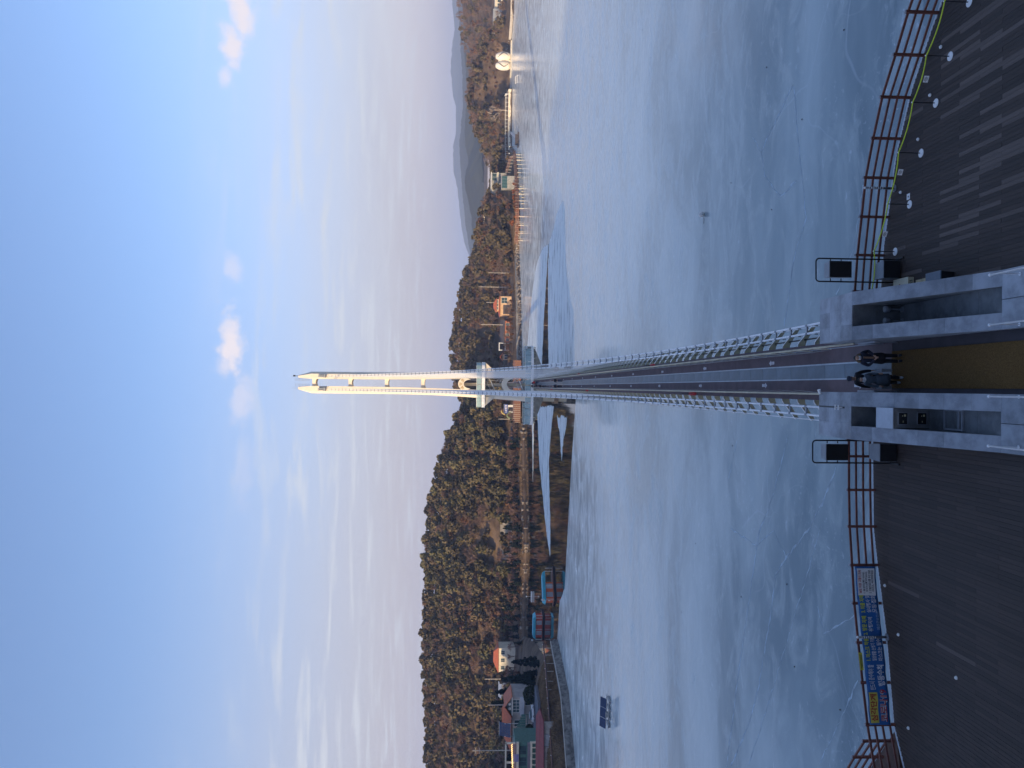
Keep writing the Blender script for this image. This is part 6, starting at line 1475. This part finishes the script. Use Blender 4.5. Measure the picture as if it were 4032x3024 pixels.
def person(label, loc, rz, hgt, top, legs, hair, pose='walk', detail=True, shoe=None, cap=None, group=None, extra=None):
    """faces -Y before turning by rz"""
    r_ = thing('person', label, 'person', loc, rz, group); k = hgt / 1.72; sub = 2 if detail else 1
    st_ = .10 if pose == 'walk' else .0
    A = {'walk': [((.24, .05, 1.15), (.25, -.10, .93)), ((-.24, -.02, 1.15), (-.26, -.16, .94))], 'front': [((.27, .02, 1.17), (.07, -.20, 1.08)), ((-.27, .02, 1.17), (-.07, -.21, 1.05))], 'carry': [((.27, .03, 1.14), (.30, -.03, .88)), ((-.27, .03, 1.14), (-.30, -.03, .88))], 'rail': [((.28, -.05, 1.2), (.22, -.30, 1.12)), ((-.28, -.05, 1.2), (-.2, -.30, 1.12))]}[pose]
    P = [(0, .0, .93, .125), (0, .01, 1.12, .115), (0, 0, 1.32, .135), (0, .0, 1.45, .075), (0, -.005, 1.52, .052), (0, -.015, 1.585, .075), (0, -.01, 1.66, .082), (0, 0, 1.705, .05)]
    E_ = [(i, i + 1) for i in range(7)]
    # nose and ears are small bumps on the head chain
    for q in ((0, -.10, 1.60, .014),): P.append(q); E_.append((5, len(P) - 1))
    for sx in (-1, 1): P.append((sx * .083, 0, 1.61, .014)); E_.append((5, len(P) - 1))
    body = list(P); eb = list(E_); jk = [(0, .0, .90, .165), (0, .01, 1.12, .150), (0, 0, 1.32, .165), (0, .0, 1.44, .105), (0, .0, 1.49, .068)]; ej = [(i, i + 1) for i in range(4)]
    tr = [(0, 0, .95, .135), (0, 0, .88, .13)]; et = [(0, 1)]
    for sx, ((elb), (wri)) in zip((1, -1), A):
        s0 = len(body); fy = -st_ if sx > 0 else st_
        hip = (sx * .095, 0, .86, .085); kn = (sx * .10, fy * .5 - .03, .48, .058); an = (sx * .10, fy, .09, .040); toe = (sx * .105, fy - .15, .045, .032)
        body += [hip, kn, an, toe]; eb += [(0, s0), (s0, s0 + 1), (s0 + 1, s0 + 2), (s0 + 2, s0 + 3)]
        s1 = len(body); sh = (sx * .175, 0, 1.42, .058)
        body += [sh, (*elb, .042), (*wri, .027)]; eb += [(2, s1), (s1, s1 + 1), (s1 + 1, s1 + 2)]
        if detail:
            w_ = Vector(wri); d = (w_ - Vector(elb)).normalized(); side = d.cross(Vector((0, 0, 1))) if abs(d.z) < .9 else Vector((0, -1, 0)); side.normalize(); nrm = d.cross(side)
            palm = w_ + d * .07; n0 = len(body); body.append((*palm, .026)); eb.append((s1 + 2, n0))
            for f_ in range(4):
                o_ = side * (f_ - 1.5) * .019; ln = (.060, .072, .068, .052)[f_]; a_ = palm + o_ + d * .015; b_ = a_ + d * ln * .5 + nrm * .012; c_ = b_ + d * ln * .35 + nrm * .03
                m0 = len(body); body += [(*a_, .0095), (*b_, .009), (*c_, .008)]; eb += [(n0, m0), (m0, m0 + 1), (m0 + 1, m0 + 2)]
            a_ = w_ + d * .03 + side * -.03; b_ = a_ + d * .03 - side * .018 + nrm * .02; m0 = len(body); body += [(*a_, .011), (*b_, .009)]; eb += [(n0, m0), (m0, m0 + 1)]
        j0 = len(jk); jk += [(sx * .185, 0, 1.415, .082), (*elb, .068), (wri[0], wri[1], wri[2], .048)]; ej += [(2, j0), (j0, j0 + 1), (j0 + 1, j0 + 2)]
        t0 = len(tr); tr += [(hip[0], hip[1], hip[2], .105), (kn[0], kn[1], kn[2], .078), (an[0], an[1], .075, .066)]; et += [(1, t0), (t0, t0 + 1), (t0 + 1, t0 + 2)]
        queue('shoe', [(an[0], an[1] + .06, .05, .055), (an[0], an[1] - .05, .055, .058), (toe[0], toe[1] - .03, .045, .052)], [(0, 1), (1, 2)], shoe or M_shoe, r_, 1)
    queue('body', body, eb, M_skin, r_, sub); queue('jacket', jk, ej, top, r_, sub); queue('trousers', tr, et, legs, r_, sub)
    queue('hair', [(0, .03, 1.60, .086), (0, .012, 1.685, .092), (0, .0, 1.735, .05)], [(0, 1), (1, 2)], cap or hair, r_, sub)
    if detail:
        e_ = MB()
        for sx in (-1, 1): e_.ball((sx * .032, -.088, 1.625), .011, 8)
        e_.build('eyes', M_hair, r_); MB().box(-.022, .022, -.094, -.084, 1.548, 1.556).build('mouth', mat('lips', (.28, .10, .08), .6, .05, 4) if 'lips' not in bpy.data.materials else bpy.data.materials['lips'], r_)
    r_.scale = (k, k, k)
    return r_
M_navy = mat('navy_padded', (.012, .016, .035), .7, .25, 6, bump=.4, bscale=14); M_blk = mat('black_cloth', (.010, .010, .013), .85, .2, 6); M_slate = mat('slate_coat', (.075, .095, .115), .85, .2, 5); M_fur = mat('brown_fur', (.13, .085, .045), 1, .5, 40, bump=1, bscale=60)
M_bag = mat('pale_shopping_bag', (.36, .39, .42), .7, .1, 3); M_mask = mat('white_mask', (.60, .60, .60), .8, .05, 5); M_capn = mat('navy_cap', (.010, .013, .03), .7, .1, 8)
pA = person('person in padded jacket with fur-trimmed hood, right on the mat', (1.19, 27.62, 9.226), .08, 1.72, M_navy, M_blk, M_hair, 'front')
pB = person('person in dark jacket and cap carrying pale bags behind the slate-coated one', (.44, 28.05, 9.2), -.05, 1.74, M_blk, M_blk, M_hair, 'carry', cap=M_capn)
pC = person('shorter person in a slate-grey long coat with pale shoes, left on the mat', (.40, 27.60, 9.226), -.02, 1.56, M_slate, M_blk, M_hair, 'walk', shoe=mat('pale_shoe', (.40, .42, .44), .6, .1, 5))
flush()
# hood ring, open coat front and scarf of the first; masks; coat skirt of the third
rg = MB().tube([(.125 * math.cos(t_), .045 + .115 * math.sin(t_), 1.50 + .05 * math.sin(t_)) for t_ in np.linspace(-.5, 3.64, 16)], .05, 8).build('fur_hood', M_fur, pA, smooth=True)
MB().lathe([(.19, .62), (.205, .72), (.185, .95), (.16, 1.05)], 18, sx=1.05, sy=.78).build('coat_skirt', M_blk, pA, smooth=True)
MB().box(-.035, .035, -.178, -.150, 1.06, 1.46).build('zip_panel', mat('tan_panel', (.22, .13, .08), .8, .3, 8), pA)
for p_ in (pA, pC): MB().hexa([(-.06, -.098, 1.50), (.06, -.098, 1.50), (.075, -.03, 1.50), (-.075, -.03, 1.50)], [(-.07, -.108, 1.585), (.07, -.108, 1.585), (.082, -.03, 1.585), (-.082, -.03, 1.585)]).build('face_mask', M_mask, p_, bevel=.012)
MB().lathe([(.26, .50), (.245, .70), (.20, .95), (.165, 1.05)], 20, sx=1.0, sy=.75).build('coat_skirt', M_slate, pC, smooth=True)
MB().lathe([(.10, 1.45), (.11, 1.47), (.085, 1.53), (.08, 1.53)], 16).build('collar', M_mask, pC, smooth=True)
MB().lathe([(.095, 1.685), (.10, 1.70), (.088, 1.75), (.03, 1.775)], 16).build('cap', M_capn, pB, smooth=True); MB().hexa([(-.08, -.18, 1.685), (.08, -.18, 1.685), (.08, -.07, 1.69), (-.08, -.07, 1.69)], [(-.08, -.18, 1.695), (.08, -.18, 1.695), (.08, -.07, 1.71), (-.08, -.07, 1.71)]).build('cap_peak', M_capn, pB)
def bag(x, y, z, label):
    r_ = thing('shopping_bag', label, 'bag', (x, y, z))
    MB().hexa([(-.05, -.16, 0), (.05, -.16, 0), (.05, .16, 0), (-.05, .16, 0)], [(-.065, -.18, .42), (.065, -.18, .42), (.065, .18, .42), (-.065, .18, .42)]).build('bag_body', M_bag, r_, bevel=.01)
    for xx in (-.04, .04): MB().tube([(xx, -.09, .42), (xx * .5, -.05, .58), (xx * .2, 0, .63), (xx * .5, .05, .58), (xx, .09, .42)], .008, 5).build('handle', M_bag, r_)
bag(.44 - .31, 27.98, 9.40, 'pale shopping bag held low at the left of the capped person'); bag(.44 + .32, 27.98, 9.40, 'pale shopping bag held low between the two walkers')
# walkers farther along the bridge and people on the lower platform
M_red = mat('red_coat', (.42, .03, .03), .8, .15, 5); M_whitecap = mat('white_cap', (.62, .62, .62), .8, .05, 5); M_whitecoat = mat('white_coat', (.55, .55, .56), .8, .1, 5); M_jean = mat('blue_jeans', (.035, .05, .10), .85, .2, 5)
FAR = [((1.21, 135.9, 9.206), 3.1, 1.75, M_blk, M_jean, None, 'dark-clad walker in jeans on the right lane halfway along the bridge'), ((.22, 136.2, 9.206), 0, 1.75, M_navy, M_blk, M_whitecap, 'dark-clad walker with a white cap on the left lane halfway along the bridge'),
       ((.25, 167, 9.206), 3.1, 1.74, M_blk, M_blk, None, 'walker in black ahead on the left lane, before the pylon'), ((1.18, 185.4, 9.206), 3.1, 1.7, M_red, M_jean, None, 'walker in a red coat close to the pylon'), ((1.0, 188.5, 9.206), 3.1, 1.75, M_navy, M_blk, None, 'walker in navy just beyond the red-coated one'), ((.30, 190.5, 9.206), 0, 1.72, M_blk, M_blk, None, 'walker in black on the left lane right before the pylon'), ((.42, 178, 9.206), 3.1, 1.7, M_navy, M_jean, None, 'walker in navy and jeans on the left lane behind the black-clad one')]
for loc, rz, h_, top, legs, cap_, lab in FAR: person(lab, loc, rz, h_, top, legs, M_hair, 'walk', False, cap=cap_)
PL = [(-5.5, M_blk, None), (-7.3, M_blk, None), (10.0, M_whitecoat, M_whitecap), (9.3, M_blk, M_whitecap), (8.72, M_whitecoat, None), (8.2, M_navy, None), (7.5, M_blk, None), (6.1, M_navy, None)]
PLAB = ['person in black at the left rail of the lower platform, nearer the leg', 'person in black farthest left on the lower platform', 'person in pale coat farthest right on the lower platform', 'person with a white cap second from the right end of the lower platform', 'person in pale coat third from the right end of the lower platform', 'person in navy fourth from the right end of the lower platform', 'person in black fifth from the right end of the lower platform', 'person in navy on the lower platform nearest the right leg']
for (x, top, cap_), lab in zip(PL, PLAB): person(lab, (x, 196.0 + (x % 1) * .3, 10.31), .2 * (x % 1), 1.72, top, M_blk, M_hair, 'rail', False, cap=cap_)
flush()

# ---- the hazy air of the valley
hz = bpy.data.materials.new('haze_air'); hz.use_nodes = True; t = hz.node_tree; t.nodes.clear()
ho = nn(t, 'ShaderNodeOutputMaterial'); pv = nn(t, 'ShaderNodeVolumePrincipled'); pv.inputs['Color'].default_value = (.52, .66, .98, 1); pv.inputs['Density'].default_value = HAZE_D; pv.inputs['Anisotropy'].default_value = 0.0
t.links.new(pv.outputs[0], ho.inputs['Volume'])
o = MB().box(-15000, 15000, -7000, 17000, -6, 330).build('haze', hz); tag(o, kind='stuff'); o.display_type = 'WIRE'
